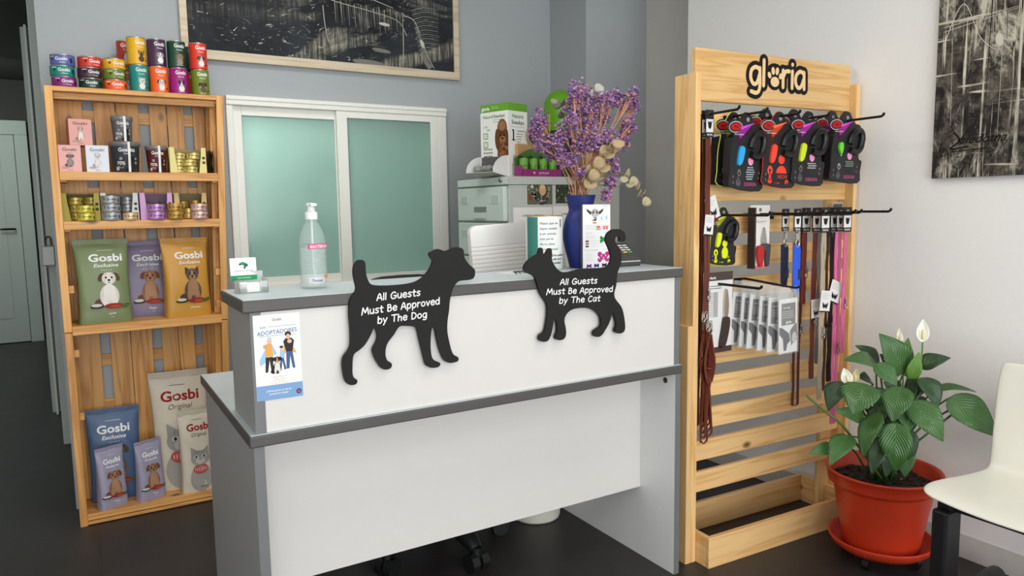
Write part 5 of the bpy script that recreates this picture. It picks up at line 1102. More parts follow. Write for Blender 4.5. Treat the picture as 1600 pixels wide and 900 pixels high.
# ================================================================== goods hanging on the display stand
BEFORE_GOODS = set(C.objects)
PB = M((27, 25, 28), .5, 0, 0); PK_ = INK((236, 150, 190)); SIL = M((190, 188, 184), .25, .9, 0)
OUT = [(-.016, .022), (.012, .020), (.022, .008), (.040, -.012), (.050, -.020), (.072, -.024), (.088, -.042), (.094, -.068), (.090, -.092), (.076, -.118), (.070, -.140), (.076, -.152), (.090, -.158), (.082, -.196), (.070, -.238), (-.080, -.226), (-.086, -.180), (-.082, -.110), (-.070, -.060), (-.078, -.046), (-.094, -.036), (-.098, -.022), (-.088, -.010), (-.066, -.004), (-.048, -.008), (-.036, .006)]
OUT = smooth_closed(OUT, 3)
def flexi(loc, acc, glow, word, label, kind='dots', edge=None, rz=.0, s=1, front_=True, rest=None):
    t = thing('retractable_leash', label, 'dog leash', loc, rz, 'boxed retractable dog leashes on the display stand')
    A = INK(acc); E_ = INK(edge) if edge else INK((52, 50, 54)); S = lambda q: [(x * s, z * s) for x, z in q]
    MB().prism(S(OUT), lambda u, v, q: (u, q, v), -.0362, -.0345, PB, E_).prism(S([(x * 1.018 - .0005, z * 1.012 + .001) for x, z in OUT]), lambda u, v, q: (u, q, v), -.0344, -.0341, E_).build('hang_card', t)
    bx = S([(-.076, -.064), (.034, -.040), (.060, -.10), (.066, -.140), (.074, -.154), (.086, -.162), (.079, -.196), (.067, -.236), (-.078, -.224), (-.083, -.180), (-.080, -.110)])
    b = MB().prism(bx, lambda u, v, q: (u, q, v), -.0340, -.0006, PB); mp0 = front(-.0362, .0003); mp = lambda u, v, l: mp0(u * s, v * s, l); cp_ = front(-.0362, .0003); mc = lambda u, v, l: cp_(u * s, v * s, l)
    G1, G2 = INK(glow), INK(tuple(int(c * .55) for c in glow))
    b.poly2(mp, [(-.060, -.052), (.026, -.022), (.004, -.046), (-.028, -.066), (-.046, -.090)], INK(tuple(int(c * .42) for c in glow)), 1); b.poly2(mp, [(-.052, -.040), (.026, -.012), (.002, -.034), (-.040, -.066)], G1, 2); b.poly2(mp, [(-.045, -.028), (.034, -.010), (.030, -.014), (-.030, -.034)], INK(tuple(min(255, int(c * 1.25) + 30) for c in glow)), 3)
    if word == 'NEON':
        b.ell(mp, .010, -.140, .017, .016, A, 3); b.poly2(mp, [(.010 + .028 * math.cos(a), -.188 + .026 * math.sin(a)) for a in [PI * k / 12 for k in range(13)]], A, 3) if kind != 'pear' else b.ell(mp, .010, -.180, .022, .026, A, 3)
        b.ell(mp, -.050, -.178, .014, .016, A, 3); b.rect2(mp, -.056, -.044, -.215, -.185, A, 3); b.ell(mp, -.050, -.214, .011, .009, A, 3); b.ell(mp, -.050, -.178, .005, .006, PB, 4)
        b.text(mp, 'NEW', -.012, -.189, .006, INK((150, 60, 50)), 4, 0, 0, 'C'); b.text(mp, 'NEON', .015, -.206, .013, A, 4, 0); b.text(mp, 'S  tape', -.012, -.224, .007, A, 4, .01); b.rect2(mp, .030, .036, -.226, -.212, A, 4); b.ell(mp, .040, -.216, .008, .005, A, 4); b.rect2(mp, .044, .047, -.226, -.214, A, 4)
    else:
        b.ell(mp, .018, -.138, .014, .015, PK_, 3); b.ell(mp, .014, -.178, .024, .026, INK((44, 42, 46)), 2)
        dots = INK((206, 222, 226) if acc[2] > 150 else (150, 190, 150) if acc[0] < 150 else (226, 226, 220))
        for r in range(6 if kind == 'dots' else 3):
            for c in range(6):
                x, z = -.004 + .0078 * c + (.004 if r % 2 else 0), -.160 - .0078 * r
                if ((x - .014) / .024) ** 2 + ((z + .178) / .026) ** 2 < 1 or kind != 'dots': b.rect2(mp, x - .0022, x + .0022, z - .0018, z + .0018, dots, 4)
        b.ell(mp, -.042, -.178, .009, .012, SIL, 3); b.ell(mp, -.042, -.180, .004, .006, PB, 4); b.ell(mp, -.046, -.210, .012, .013, INK((92, 86, 92)), 3); b.rect2(mp, -.050, -.042, -.212, -.192, INK((92, 86, 92)), 3)
        b.text(mp, 'DESIGN', .016, -.222, .012, INK((206, 92, 142)), 4, 0, 0, 'C', .062); b.text(mp, 'S', .062, -.182, .008, INK((226, 180, 206)), 4); b.text(mp, 'L', .060, -.198, .008, INK((226, 180, 206)), 4)
    b.ell(mp, -.030, -.128, .005, .013, INK((196, 196, 196)), 3, -.15); b.ell(mp, -.030, -.128, .003, .008, PB, 4, -.15); b.text(mp, 'S', -.072, -.195, .008, INK((196, 170, 190)), 4); b.text(mp, 'S', -.072, -.214, .008, INK((196, 170, 190)), 4)
    # maker's oval on the card
    b.ell(mc, -.062, -.027, .035, .019, INK((200, 200, 198)), 1, .1); b.ell(mc, -.062, -.027, .0325, .0165, PB, 2, .1); b.ell(mc, -.060, -.026, .028, .0125, INK((176, 28, 34)), 3, .1); b.text(mc, 'flexi', -.060, -.030, .009, INK((120, 14, 14)), 4, .02, .2); b.text(mc, 'MADE IN GERMANY', -.044, -.053, .004, INK((220, 220, 218)), 4, .01); b.ell(mc, 0, 0, .0085, .0075, INK((150, 144, 134)), 2)
    b.build('carton', t)
    # the leash's moulded grip and brake button
    gp = [(x * s, -.040, z * s) for x, z in ((.010, -.095), (.022, -.068), (.048, -.048), (.072, -.046), (.083, -.066), (.079, -.094), (.066, -.116), (.040, -.124), (.012, -.116))]
    MB().tube(curve_pts(gp, 3), .0125 * s, M((14, 14, 15), .38), 8).build('grip', t)
    br = thing_part = MB(); br.prism(S(smooth_closed([(-.055, -.150), (-.034, -.146), (-.020, -.104), (-.026, -.092), (-.044, -.094)] if kind != 'bulb' else [(-.040, -.132), (-.034, -.132), (-.026, -.110), (-.030, -.092), (-.044, -.092), (-.050, -.110)], 3)), lambda u, v, q: (u, q, v), -.044, -.0364, M(acc, .4, 0, 0)); br.build('brake_button', t, .002)
    return t
def P_(u, v, Y): return pY(u, v, Y)
for hx in (1.975, 2.130, 2.277, 2.486): hook(hx, 1.574, 1.60 if hx > 2.4 else 1.66)
flexi((1.978, 1.836, 1.566), (206, 222, 60), (110, 112, 40), 'NEON', 'lime-edged retractable leash box behind the blue-button one, top row', 'pear', (222, 230, 96), .10)
flexi((1.973, 1.771, 1.556), (40, 166, 226), (140, 40, 140), 'DESIGN', 'retractable leash box with a bright blue brake button, top row', 'dots', None, .10)
flexi((2.135, 1.836, 1.585), (60, 190, 90), (60, 120, 60), 'DESIGN', 'dark retractable leash box half hidden behind the red and orange one', 'dots', (70, 150, 70), .06)
flexi((2.130, 1.771, 1.566), (236, 72, 50), (186, 70, 36), 'NEON', 'retractable leash box with red and orange printing, top row', 'man', (200, 60, 44), .06)
flexi((2.280, 1.836, 1.590), (60, 60, 66), (60, 40, 66), 'DESIGN', 'black retractable leash box hidden behind the lime-button one', 'dots', None, .04)
flexi((2.279, 1.771, 1.574), (206, 222, 40), (150, 44, 140), 'DESIGN', 'retractable leash box with a lime yellow brake button, top row', 'check', None, .04)
flexi((2.487, 1.836, 1.594), (60, 60, 66), (110, 40, 110), 'DESIGN', 'black retractable leash box hidden behind the green-button one', 'dots', None, .02)
flexi((2.484, 1.771, 1.584), (104, 214, 40), (150, 44, 140), 'DESIGN', 'retractable leash box with a green bulb-shaped brake button, top row', 'bulb', None, .02)
# second row
for hx, y1 in ((1.932, 1.60), (2.110, 1.60), (2.212, 1.62), (2.352, 1.60), (2.440, 1.64)): hook(hx, 1.236, y1)
hook(2.548, 1.238, 1.60)
flexi((1.930, 1.832, 1.246), (222, 232, 30), (150, 150, 40), 'NEON', 'small black and neon yellow leash box alone in the second row', 'pear', (222, 230, 96), .10, .78)
hook(1.850, 1.574, 1.66)
def clipper_pack():
    t = thing('clipper_pack', 'carded nail clipper with red and grey handles, second row of hooks', 'nail clipper', (2.110, 1.800, 1.240), .06)
    b = MB().box(-.052, .052, -.004, 0, -.198, .028, M((232, 226, 220), .5, 0, 0)).box(-.060, -.052, -.030, .0, -.196, .020, M((54, 40, 38), .5, 0, 0)); mp = front(-.004, .0003); b.text(mp, 'Clipper', -.0, -.034, .011, GI, 1, 0, 0, 'C', .075); b.rect2(mp, -.050, .052, -.198, -.188, INK((226, 120, 130)), 1)
    b.ell(mp, 0, .012, .008, .007, INK((120, 112, 100)), 1); b.ell(mp, -.034, -.105, .014, .034, INK((186, 140, 112)), 1, -.1); b.ell(mp, -.038, -.150, .008, .03, INK((206, 186, 170)), 1); b.build('card', t)
    st = M((196, 192, 188), .25, .85, 0)
    MB().prism(smooth_closed([(.012, -.055), (.022, -.056), (.032, -.100), (.030, -.118), (.008, -.118), (.002, -.100)], 2), lambda u, v, q: (u, q, v), -.010, -.005, st).lathe([(.0, 0), (.006, 0)], st).build('blade', t, .001)
    MB().prism(smooth_closed([(.004, -.110), (.044, -.112), (.046, -.130), (.040, -.185), (.026, -.190), (.022, -.140), (.010, -.126)], 2), lambda u, v, q: (u, q, v), -.016, -.005, M((70, 68, 72), .45)).build('handle', t, .002)
    MB().prism(smooth_closed([(-.018, -.118), (.008, -.118), (.012, -.130), (.006, -.186), (-.010, -.190), (-.022, -.150)], 2), lambda u, v, q: (u, q, v), -.016, -.005, M((190, 34, 34), .45)).build('handle', t, .002)
clipper_pack()
WCARD, TXB = M((228, 226, 224), .5, 0, 0), INK((30, 28, 28))
def header(b, x, y, z, w_=.046, h_=.090):
    """black hanging card with a white print panel"""
    b.box(x - w_ / 2, x + w_ / 2, y - .001, y + .001, z - h_ * .78, z + h_ * .22, PB); mp = lambda u, v, l: (x + u, y - .001 - .0003 * l, z + v)
    b.rect2(mp, -w_ * .44, w_ * .44, -h_ * .60, -h_ * .12, INK((226, 224, 222)), 1); b.ell(mp, 0, -h_ * .34, w_ * .2, h_ * .14, TXB, 2); b.poly2(mp, [(-w_ * .28, -h_ * .16), (-w_ * .1, -h_ * .26), (-w_ * .02, -h_ * .36), (-w_ * .2, -h_ * .34)], TXB, 3); b.poly2(mp, [(w_ * .28, -h_ * .16), (w_ * .1, -h_ * .26), (w_ * .02, -h_ * .36), (w_ * .2, -h_ * .34)], TXB, 3)
    b.text(mp, 'gloria', 0, -h_ * .72, h_ * .09, INK((226, 224, 222)), 2, .02, 0, 'C', w_ * .7); b.ell(mp, 0, h_ * .08, w_ * .16, h_ * .05, INK((140, 132, 122)), 2)
def snap_hook(b, x, y, z, s=1):
    b.tube([(x + .007 * s * math.cos(a), y, z + .011 * s * math.sin(a)) for a in [2 * PI * k / 12 for k in range(12)]], .0022 * s, SIL, 6, True); b.box(x - .004 * s, x + .004 * s, y - .004, y + .004, z + .010 * s, z + .028 * s, SIL); b.tube([(x + .005 * s * math.cos(a), y, z + .032 * s + .005 * s * math.sin(a)) for a in [2 * PI * k / 10 for k in range(10)]], .0018 * s, SIL, 6, True)
def price_tag(t, x, y, z, rot=0, w_=.052, h_=.070):
    c, s = math.cos(rot), math.sin(rot); b = MB(); fn = lambda u, v, l: (x + u * c - v * s, y - .0004 * l, z + u * s + v * c)
    b.prism([(-w_ / 2, -h_), (w_ / 2, -h_), (w_ / 2, 0), (-w_ / 2, 0)], fn, 0, 3, WCARD); b.lines(lambda u, v, l: fn(u, v, l + 3), -w_ * .4, w_ * .4, -h_ * .12, h_ * .08, 4, GI, .0010, 1, .4)
    for q in (-1, 1): b.poly2(lambda u, v, l: fn(u, v, l + 3), [(0, -h_ * .70), (q * w_ * .28, -h_ * .52), (q * w_ * .24, -h_ * .74), (q * w_ * .12, -h_ * .84)], TXB, 1)
    b.ell(lambda u, v, l: fn(u, v, l + 3), 0, -h_ * .70, w_ * .05, h_ * .12, TXB, 2); b.rect2(lambda u, v, l: fn(u, v, l + 3), -w_ * .5, w_ * .5, -h_, -h_ * .94, TXB, 1); b.build('price_tag', t)
def lead(x, y, ztop, zbot, col, label, w_=.012, group='leather and braided dog leads', rough=.45, hd=True, gap=.010, tagged=None, clip=True, side=(1, 0, 0), wob=.002, loopw=None):
    t = thing('dog_lead', label, 'dog lead', (x, y, ztop), 0, group); m = M(col, rough, 0, .06); r = random.Random(int(x * 1e4) + int(zbot * 1e4))
    if hd: b = MB(); header(b, 0, -.003, 0, .036 if x < 1.9 else .046); b.build('header_card', t)
    w_ *= 1.3; z0 = -.072 if hd else -.004; n = 10; L_ = zbot - ztop
    p1 = [(-gap / 2 + r.uniform(-wob, wob), .001 + r.uniform(-wob, wob), z0 + (L_ - z0) * k / n) for k in range(n)]
    lo = [(-gap / 2 + gap * (.5 - .5 * math.cos(PI * k / 6)), .001, L_ - .008 * math.sin(PI * k / 6)) for k in range(7)]
    p2 = [(gap / 2 + r.uniform(-wob, wob), .002 + r.uniform(-wob, wob), L_ + (z0 - L_) * k / n) for k in range(1, n + 1)]
    MB().strap(p1 + lo + p2, w_, .0028, m, side).build('strap', t)
    if clip: b = MB(); snap_hook(b, gap / 2, -.006, z0 + (L_ - z0) * .62, .9); b.build('snap_hook', t)
    if tagged: price_tag(t, *tagged)
    return t
BR1, BR2, BEI, GRY, PNK = (98, 44, 28), (74, 34, 26), (172, 158, 136), (112, 108, 104), (226, 110, 160)
lead(1.846, 1.822, 1.568, .50, BR2, 'dark brown thin leather lead, innermost on the hook by the left post', .007, gap=.014, hd=False)
lead(1.851, 1.806, 1.568, .90, BR1, 'brown leather lead with wide strap on the hook by the left post', .013, gap=.006, tagged=(.012, -.014, -.270, .35, .052, .082))
lead(1.850, 1.786, 1.568, .62, BR1, 'brown leather lead nearest the viewer on the hook by the left post', .009, gap=.012, tagged=(.004, -.006, -.33, -.1, .040, .07))
# tied bundle of brown cord leads
for k in range(2):
    t = thing('dog_lead', 'brown leather lead tied in a bundle low beside the left post, %s' % ('hanging lower' if k else 'hanging higher'), 'dog lead', (1.848 + .004 * k, 1.800 - .018 * k, .80 - .03 * k), 0, 'leather and braided dog leads')
    b = MB(); m = M((104, 46, 30), .4, 0, .05)
    for q in range(5):
        a = .010 + .004 * q; ln = .30 + .018 * q - .06 * k; pts = [(-.003 + .002 * q, -.003 * q, .075)] + [(-a * math.sin(PI * (.1 + .9 * s_ / 7)) * .8, -.003 * q, .075 - ln * .5 * s_ / 7 - .05) for s_ in range(1, 8)] + [(-a * .6 + a * 1.2 * s_ / 6, -.003 * q, -ln + .03 - .022 * math.sin(PI * s_ / 6)) for s_ in range(7)] + [(a * math.sin(PI * (.1 + .9 * s_ / 7)) * .9, -.003 * q - .002, .025 - ln * .5 * s_ / 7) for s_ in range(7, 0, -1)] + [(.004, -.003 * q, .075)]
        b.strap(curve_pts(pts, 2), .0062, .003, m)
    b.build('cord', t); b = MB(); snap_hook(b, .0, -.016, .070); snap_hook(b, -.012, -.014, .078, .8); b.build('snap_hook', t)
    MB().tube([(.011 * math.cos(a), -.006 + .012 * math.sin(a), -.06) for a in [2 * PI * j / 12 for j in range(12)]], .0035, m, 6, True).build('tie', t)
# blue collars
def collar(x, y, z, label, col, ln, hd=True, k=0):
    t = thing('dog_harness', label, 'collar', (x, y, z), 0, 'blue collars on the second row'); b = MB(); header(b, 0, -.002, 0, .036, .080); b.build('header_card', t); b = MB(); snap_hook(b, 0, -.004, -.105, 1.3); b.build('snap_hook', t)
    m = M(col, .6, 0, .04)
    MB().strap([(-.010, -.004, -.110), (-.013, -.008, -.16), (-.012, -.008, -.24), (-.008, -.006, -ln), (.0, -.004, -ln - .012), (.010, .0, -ln + .02), (.014, .004, -.20), (.012, .002, -.13), (.004, 0, -.108)], .024, .0026, m).build('strap', t)
    MB().box(-.004, .022, -.006, .010, -.235, -.20, M((20, 28, 74), .4)).build('buckle', t, .003)
collar(2.212, 1.720, 1.236, 'bright blue nylon dog collar hanging in front, second row', (30, 84, 214), .27)
collar(2.210, 1.772, 1.236, 'navy blue collar behind the bright blue one, second row', (24, 34, 70), .25)
# right-hand leads
lead(2.352, 1.800, 1.236, .90, (120, 50, 34), 'red brown lead, first of the crowded leads in the second row', .010, gap=.012)
lead(2.354, 1.755, 1.236, .62, (106, 44, 30), 'chestnut lead with small tags, in front of the red brown one', .012, gap=.010, tagged=(.004, -.006, -.32, .05, .05, .075))
lead(2.350, 1.822, 1.236, .50, (92, 40, 30), 'long chestnut lead ending in a narrow loop below the others', .009, hd=False, gap=.030)
lead(2.351, 1.715, 1.236, .55, BEI, 'beige braided lead hanging beside the chestnut one', .010, gap=.012, rough=.8, tagged=(.014, -.006, -.285, -.12, .055, .080))
lead(2.440, 1.80, 1.236, .66, GRY, 'grey lead hanging behind the pink ones', .010, gap=.014, rough=.7)
lead(2.442, 1.768, 1.236, .56, (96, 62, 48), 'thin taupe lead with copper clip beside the pink ones', .006, gap=.006, rough=.6)
lead(2.438, 1.744, 1.236, .60, (34, 30, 32), 'black lead hanging behind the pink leads', .010, gap=.014, rough=.6)
lead(2.440, 1.720, 1.236, .44, PNK, 'long pink lead with a white butterfly tag, among the rightmost hanging leads', .012, gap=.020, rough=.6, tagged=(-.012, -.010, -.255, -.35, .062, .082))
lead(2.441, 1.692, 1.236, .72, (206, 96, 140), 'shorter pink lead hanging in front of the long pink one', .008, gap=.012, rough=.6)
t = thing('accessory_pack', 'grey carded accessory at the back of the hook nearest the wall', 'pet accessory', (2.549, 1.815, 1.234)); b = MB().box(-.030, .030, -.001, .001, -.17, .040, M((168, 166, 164), .4, 0, 0)); mp = front(-.001, .0003)
b.rect2(mp, -.026, .026, -.02, .034, INK((84, 82, 82)), 1); b.rect2(mp, -.026, .026, -.165, -.12, INK((214, 214, 212)), 1); b.lines(mp, -.02, .02, -.03, .01, 6, INK((226, 226, 224)), .0012, 1); b.build('card', t)
# third row: knife-comb pack and grooming gloves
hook(1.912, .998, 1.61, .010); 
def comb_pack():
    t = thing('trimming_knife_pack', 'carded trimming knife with brown handle and comb printing, third row', 'grooming tool', (1.911, 1.797, 1.000), .05)
    b = MB().box(-.070, .070, -.004, 0, -.245, .040, WCARD).box(-.070, .070, -.005, -.004, .010, .040, M((70, 54, 50), .5, 0, 0)).box(-.070, .070, -.005, -.004, -.245, -.225, M((70, 50, 48), .5, 0, 0)); mp = front(-.004, .0004); TG = INK((120, 118, 118))
    b.text(mp, 'gloria', -.03, .016, .010, WI, 4, .02); b.lines(mp, -.05, .03, -.008, .008, 2, TXB, .002, 1, .2); b.rect2(mp, -.048, -.002, -.118, -.030, INK((170, 168, 168)), 1)
    for k in range(14): b.rect2(mp, -.048, -.024, -.116 + .0062 * k, -.1135 + .0062 * k, WI, 2)
    b.lines(mp, -.06, -.02, -.140, .007, 6, TG, .001, 1); b.build('card', t)
    MB().prism(smooth_closed([(.030, -.022), (.040, -.030), (.046, -.080), (.040, -.125), (.024, -.125), (.024, -.060)], 2), lambda u, v, q: (u, q, v), -.012, -.005, M((206, 190, 176), .25, .8, 0)).build('blade', t, .001)
    MB().prism(smooth_closed([(.022, -.122), (.042, -.122), (.044, -.150), (.030, -.205), (.018, -.226), (.004, -.226), (.004, -.205), (.014, -.160)], 2), lambda u, v, q: (u, q, v), -.020, -.005, M((58, 40, 36), .5)).build('handle', t, .003)
comb_pack()
MB().tube([(2.046, 1.837, 1.004), (2.046, 1.80, 1.008), (2.074, 1.73, .998), (2.114, 1.655, .985), (2.122, 1.64, .984), (2.126, 1.628, .990)], .0042, HK, 8).box(2.028, 2.064, 1.834, 1.838, .985, 1.008, HK).build('hook', STAND)
for k in range(6):
    f_ = k / 5; x = 2.040 + .064 * f_; y = 1.800 - .140 * f_; z = 1.000 - .014 * f_
    wh = ('rearmost of its row', 'second from the back', 'third from the back', 'third from the front', 'second from the front, partly covered', 'frontmost of its row, fully visible')[k]
    t = thing('grooming_glove_pack', 'bagged black and white grooming glove card, %s' % wh, 'grooming glove', (x, y, z), -.04 + .05 * (k % 2), 'grooming glove packs on the slanted hook', 0, (.10, .07, .08, .05, .02, -.03)[k]); Wg, Hg, zt = .092, .190, -.040
    b = MB().box(-Wg / 2, Wg / 2, -.0015, .0015, zt - Hg, zt, WCARD); mp = lambda u, v, l: (u, -.0015 - .0004 * l, zt + v); G4, GK = INK((92, 86, 82)), INK((40, 38, 38))
    b.rect2(mp, -Wg * .36, Wg * .40, -.092, -.016, G4, 1); b.text(mp, 'Grooming', -.008, -.034, .006, WI, 2, .01); b.lines(mp, -.030, .026, -.044, .007, 4, INK((206, 204, 200)), .0016, 2); b.text(mp, 'gloria', .002, -.086, .0085, WI, 2, .03)
    b.poly2(mp, [(-.044, -.098), (-.030, -.100), (.006, -.124), (.010, -.150), (-.004, -.160), (-.010, -.182), (-.022, -.182), (-.026, -.140), (-.044, -.122)], GK, 1); b.poly2(mp, [(.008, -.115), (.030, -.094), (.044, -.090), (.044, -.150), (.030, -.152), (.016, -.168)], INK((86, 84, 84)), 2); b.ell(mp, .030, -.140, .012, .020, INK((186, 184, 182)), 3); b.ell(mp, .0, -.008, .008, .005, WI, 2)
    b.build('card', t)
    PL = M((226, 228, 228), .1, 0, 0, .0, .22); b = MB(); b.grid(lambda u, v: (-Wg * .54 + Wg * 1.08 * u + .002 * math.sin(9 * v), -.0045 - .0022 * math.sin(PI * u) * math.sin(7 * v + k), zt - Hg - .004 + (Hg + .044) * v), 6, 12, PL); b.grid(lambda u, v: (-Wg * .54 + Wg * 1.08 * u, .0035, zt - Hg - .004 + (Hg + .044) * v), 2, 4, PL); b.build('clear_bag', t)
# loose cables hanging behind the slats
for k, (x, y, z0_, z1_) in enumerate(((1.97, 2.05, .80, .22), (2.00, 2.065, .80, .20), (2.03, 2.06, .72, .30))):
    o = MB().tube(curve_pts([(x, y, z0_), (x + .02, y + .01, z0_ - .12), (x - .012, y, (z0_ + z1_) / 2), (x + .025, y + .008, z1_ + .1), (x + .05, y, .0035), (x + .16, y + .02 * k, .0035)], 6), .0028, M((18, 18, 20), .5, 0, 0), 6).build('cable'); tag(o, 'thin black cable hanging behind the pine slats near the left post', 'cable', 'cables behind the display stand')

# the stand is not quite square to the room: turn it and everything on it by the same small angle
for o in STAND_SET + [o for o in C.objects if o not in BEFORE_GOODS and o.parent is None]:
    q = Matrix.Rotation(math.radians(-2.5), 3, 'Z') @ (o.location - Vector((1.81, 1.80, 0))); o.location = q + Vector((1.81, 1.80, 0)); o.rotation_euler.z += math.radians(-2.5)
# ================================================================== plant and flowers
def pD(u, v, d): return O_ + ray(u, v) * d
PXc, PYc, ZP = 2.398, 1.462, .075
def make_pot():
    tr = thing('plant_trolley', 'round red saucer on black castors under the plant pot', 'plant trolley', (PXc, PYc, 0)); RD = M((196, 56, 28), .38, 0, .03)
    MB().lathe([(0, .058), (.135, .056), (.160, .078), (.166, .090), (.172, .092), (.174, .088), (.164, .066), (.140, .046), (0, .046)], RD, n=56).build('saucer', tr)
    BK = M((22, 22, 24), .4, 0, 0)
    for k in range(4):
        a = math.radians(192 + 90 * k); c, s = math.cos(a), math.sin(a); ctr = Vector((.115 * c, .115 * s, .021)); b = MB(); ax = Vector((-s, c, 0)); n = 16; vs = []
        for e in (-.011, .011):
            for j in range(n): d = 2 * PI * j / n; vs.append(ctr + ax * e + Vector((c, s, 0)) * .0205 * math.cos(d) + Vector((0, 0, .0205 * math.sin(d))))
        b.add(vs, [list(range(n)), list(range(2 * n - 1, n - 1, -1))] + [(j, n + j, n + (j + 1) % n, (j + 1) % n) for j in range(n)], BK); b.box(.115 * c - .012, .115 * c + .012, .115 * s - .012, .115 * s + .012, .038, .047, BK); b.build('caster', tr)
    t = thing('potted_peace_lily', 'green peace lily with white blooms in a ribbed red plastic pot', 'potted plant', (PXc, PYc, .0585))
    prof = [(0, .002), (.118, .0), (.123, .004)]
    for k in range(26):
        z = .012 + .205 * k / 25; r = .1235 + .038 * (z / .217); prof += [(r, z), (r + .0011, z + .004)]
    prof += [(.166, .222), (.178, .228), (.180, .236), (.184, .268), (.189, .271), (.190, .277), (.184, .279), (.176, .272), (.172, .225), (.160, .215)]
    MB().lathe(prof, RD, n=64).build('pot', t)
    b = MB(); rs = random.Random(11); SO = M((38, 30, 26), .9, 0, .2); S2_ = M((58, 46, 40), .9, 0, .1); S3_ = M((150, 140, 130), .8, 0, 0)
    b.grid(lambda u, v: (.172 * v * math.cos(2 * PI * u), .172 * v * math.sin(2 * PI * u), .226 + .018 * (1 - v) + .003 * math.sin(30 * u) * math.sin(20 * v)), 40, 10, SO); random.seed(3)
    for k in range(220):
        a, r = rs.uniform(0, 2 * PI), .165 * math.sqrt(rs.random()); b.blob((r * math.cos(a), r * math.sin(a), .228 + .018 * (1 - r / .172)), rs.uniform(.004, .011), S3_ if k % 23 == 0 else S2_ if k % 3 else SO, 1, .35, (1.3, 1, .6))
    b.build('soil', t)
    return t
PT = make_pot(); PO = Vector((PXc, PYc, .0585))
def leaf_mat(dark):
    key = ('leaf', dark)
    if key in _M: return _M[key]
    m = bpy.data.materials.new('leaf_green'); m.use_nodes = True; nt = m.node_tree; b = nt.nodes['Principled BSDF']; N = nt.nodes.new; L = nt.links.new
    uv = N('ShaderNodeAttribute'); uv.attribute_name = 'blade'; sp = N('ShaderNodeSeparateXYZ'); L(uv.outputs['Vector'], sp.inputs[0])
    ab = N('ShaderNodeMath'); ab.operation = 'ABSOLUTE'; L(sp.outputs[0], ab.inputs[0])
    sl = N('ShaderNodeMath'); sl.operation = 'MULTIPLY_ADD'; sl.inputs[1].default_value = -.55; L(ab.outputs[0], sl.inputs[0]); L(sp.outputs[1], sl.inputs[2])
    fr = N('ShaderNodeMath'); fr.operation = 'MULTIPLY'; fr.inputs[1].default_value = 62; L(sl.outputs[0], fr.inputs[0]); sn = N('ShaderNodeMath'); sn.operation = 'SINE'; L(fr.outputs[0], sn.inputs[0])
    mid = N('ShaderNodeMapRange'); mid.inputs[1].default_value = .0; mid.inputs[2].default_value = .06; mid.inputs[3].default_value = 1; mid.inputs[4].default_value = 0; L(ab.outputs[0], mid.inputs[0])
    mr = N('ShaderNodeMapRange'); mr.inputs[1].default_value = -1; mr.inputs[2].default_value = 1; mr.inputs[3].default_value = 0; mr.inputs[4].default_value = .35; L(sn.outputs[0], mr.inputs[0])
    mx_ = N('ShaderNodeMath'); mx_.operation = 'MAXIMUM'; L(mid.outputs[0], mx_.inputs[0]); L(mr.outputs[0], mx_.inputs[1])
    mx = N('ShaderNodeMix'); mx.data_type = 'RGBA'; L(mx_.outputs[0], mx.inputs[0])
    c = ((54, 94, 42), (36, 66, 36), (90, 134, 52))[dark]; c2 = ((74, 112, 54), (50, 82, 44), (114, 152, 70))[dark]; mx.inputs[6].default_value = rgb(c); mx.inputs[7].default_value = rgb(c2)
    L(mx.outputs[2], b.inputs['Base Color']); b.inputs['Roughness'].default_value = .30
    bp = N('ShaderNodeBump'); bp.inputs['Strength'].default_value = .35; bp.inputs['Distance'].default_value = .003; L(sn.outputs[0], bp.inputs['Height']); L(bp.outputs['Normal'], b.inputs['Normal'])
    _M[key] = m; return m
def leaf(p0, p1, wd, arch, dark, roll=0, stem=True, fold=.18, soilpt=None, zlift=0):
    """blade from p0 to p1 bowed upwards by arch, keel folded; petiole down to the soil"""
    p0, p1 = Vector(p0), Vector(p1); ax = p1 - p0; ln = ax.length; d = ax.normalized(); toc = (O_ - (p0 + p1) / 2).normalized()
    nrm = toc * .75 + Vector((0, 0, 1)) * .55; nrm = (nrm - d * nrm.dot(d)).normalized(); nrm = Matrix.Rotation(roll, 3, d) @ nrm; sd = d.cross(nrm)
    nu, nv = 6, 18; vs, fs, at = [], [], []
    for j in range(nv + 1):
        q = j / nv; w_ = wd / 2 * (math.sin(PI * min(1, q ** .72)) ** .85) * (1 - .25 * q) * 1.16 + .0006
        c = p0 + ax * q + nrm * arch * ln * math.sin(PI * q)
        for i in range(nu + 1):
            a = -1 + 2 * i / nu; vs.append(c + sd * w_ * a + nrm * (fold * w_ * (abs(a) ** 1.4) * (1 - .4 * q) + .03 * w_ * math.sin(12 * q + 3 * a))); at.append((a, q, 0))
    for j in range(nv):
        for i in range(nu): fs.append((j * (nu + 1) + i, j * (nu + 1) + i + 1, (j + 1) * (nu + 1) + i + 1, (j + 1) * (nu + 1) + i))
    b = MB(); b.add([v - PO for v in vs], fs, leaf_mat(dark), True); o = b.build('leaf', PT, 0, 2, None, .0008)
    a_ = o.data.attributes.new('blade', 'FLOAT_VECTOR', 'POINT'); a_.data.foreach_set('vector', [q for p in at for q in p])
    if stem:
        s0 = Vector(soilpt) if soilpt else Vector((PXc + random.uniform(-.045, .045), PYc + random.uniform(-.045, .045), .29)); dirn = -(d) * .5 + Vector((0, 0, -.5))
        mid = (s0 + p0) / 2 + Vector((0, 0, .05)); pts = curve_pts([tuple(s0 - PO), tuple(mid - PO), tuple(p0 + ax * .01 - PO)], 6)
        MB().tube(pts, [.0042 - .0018 * k / (len(pts) - 1) for k in range(len(pts))], M((58, 92, 44), .4, 0, .05), 6).build('petiole', o)
random.seed(21)
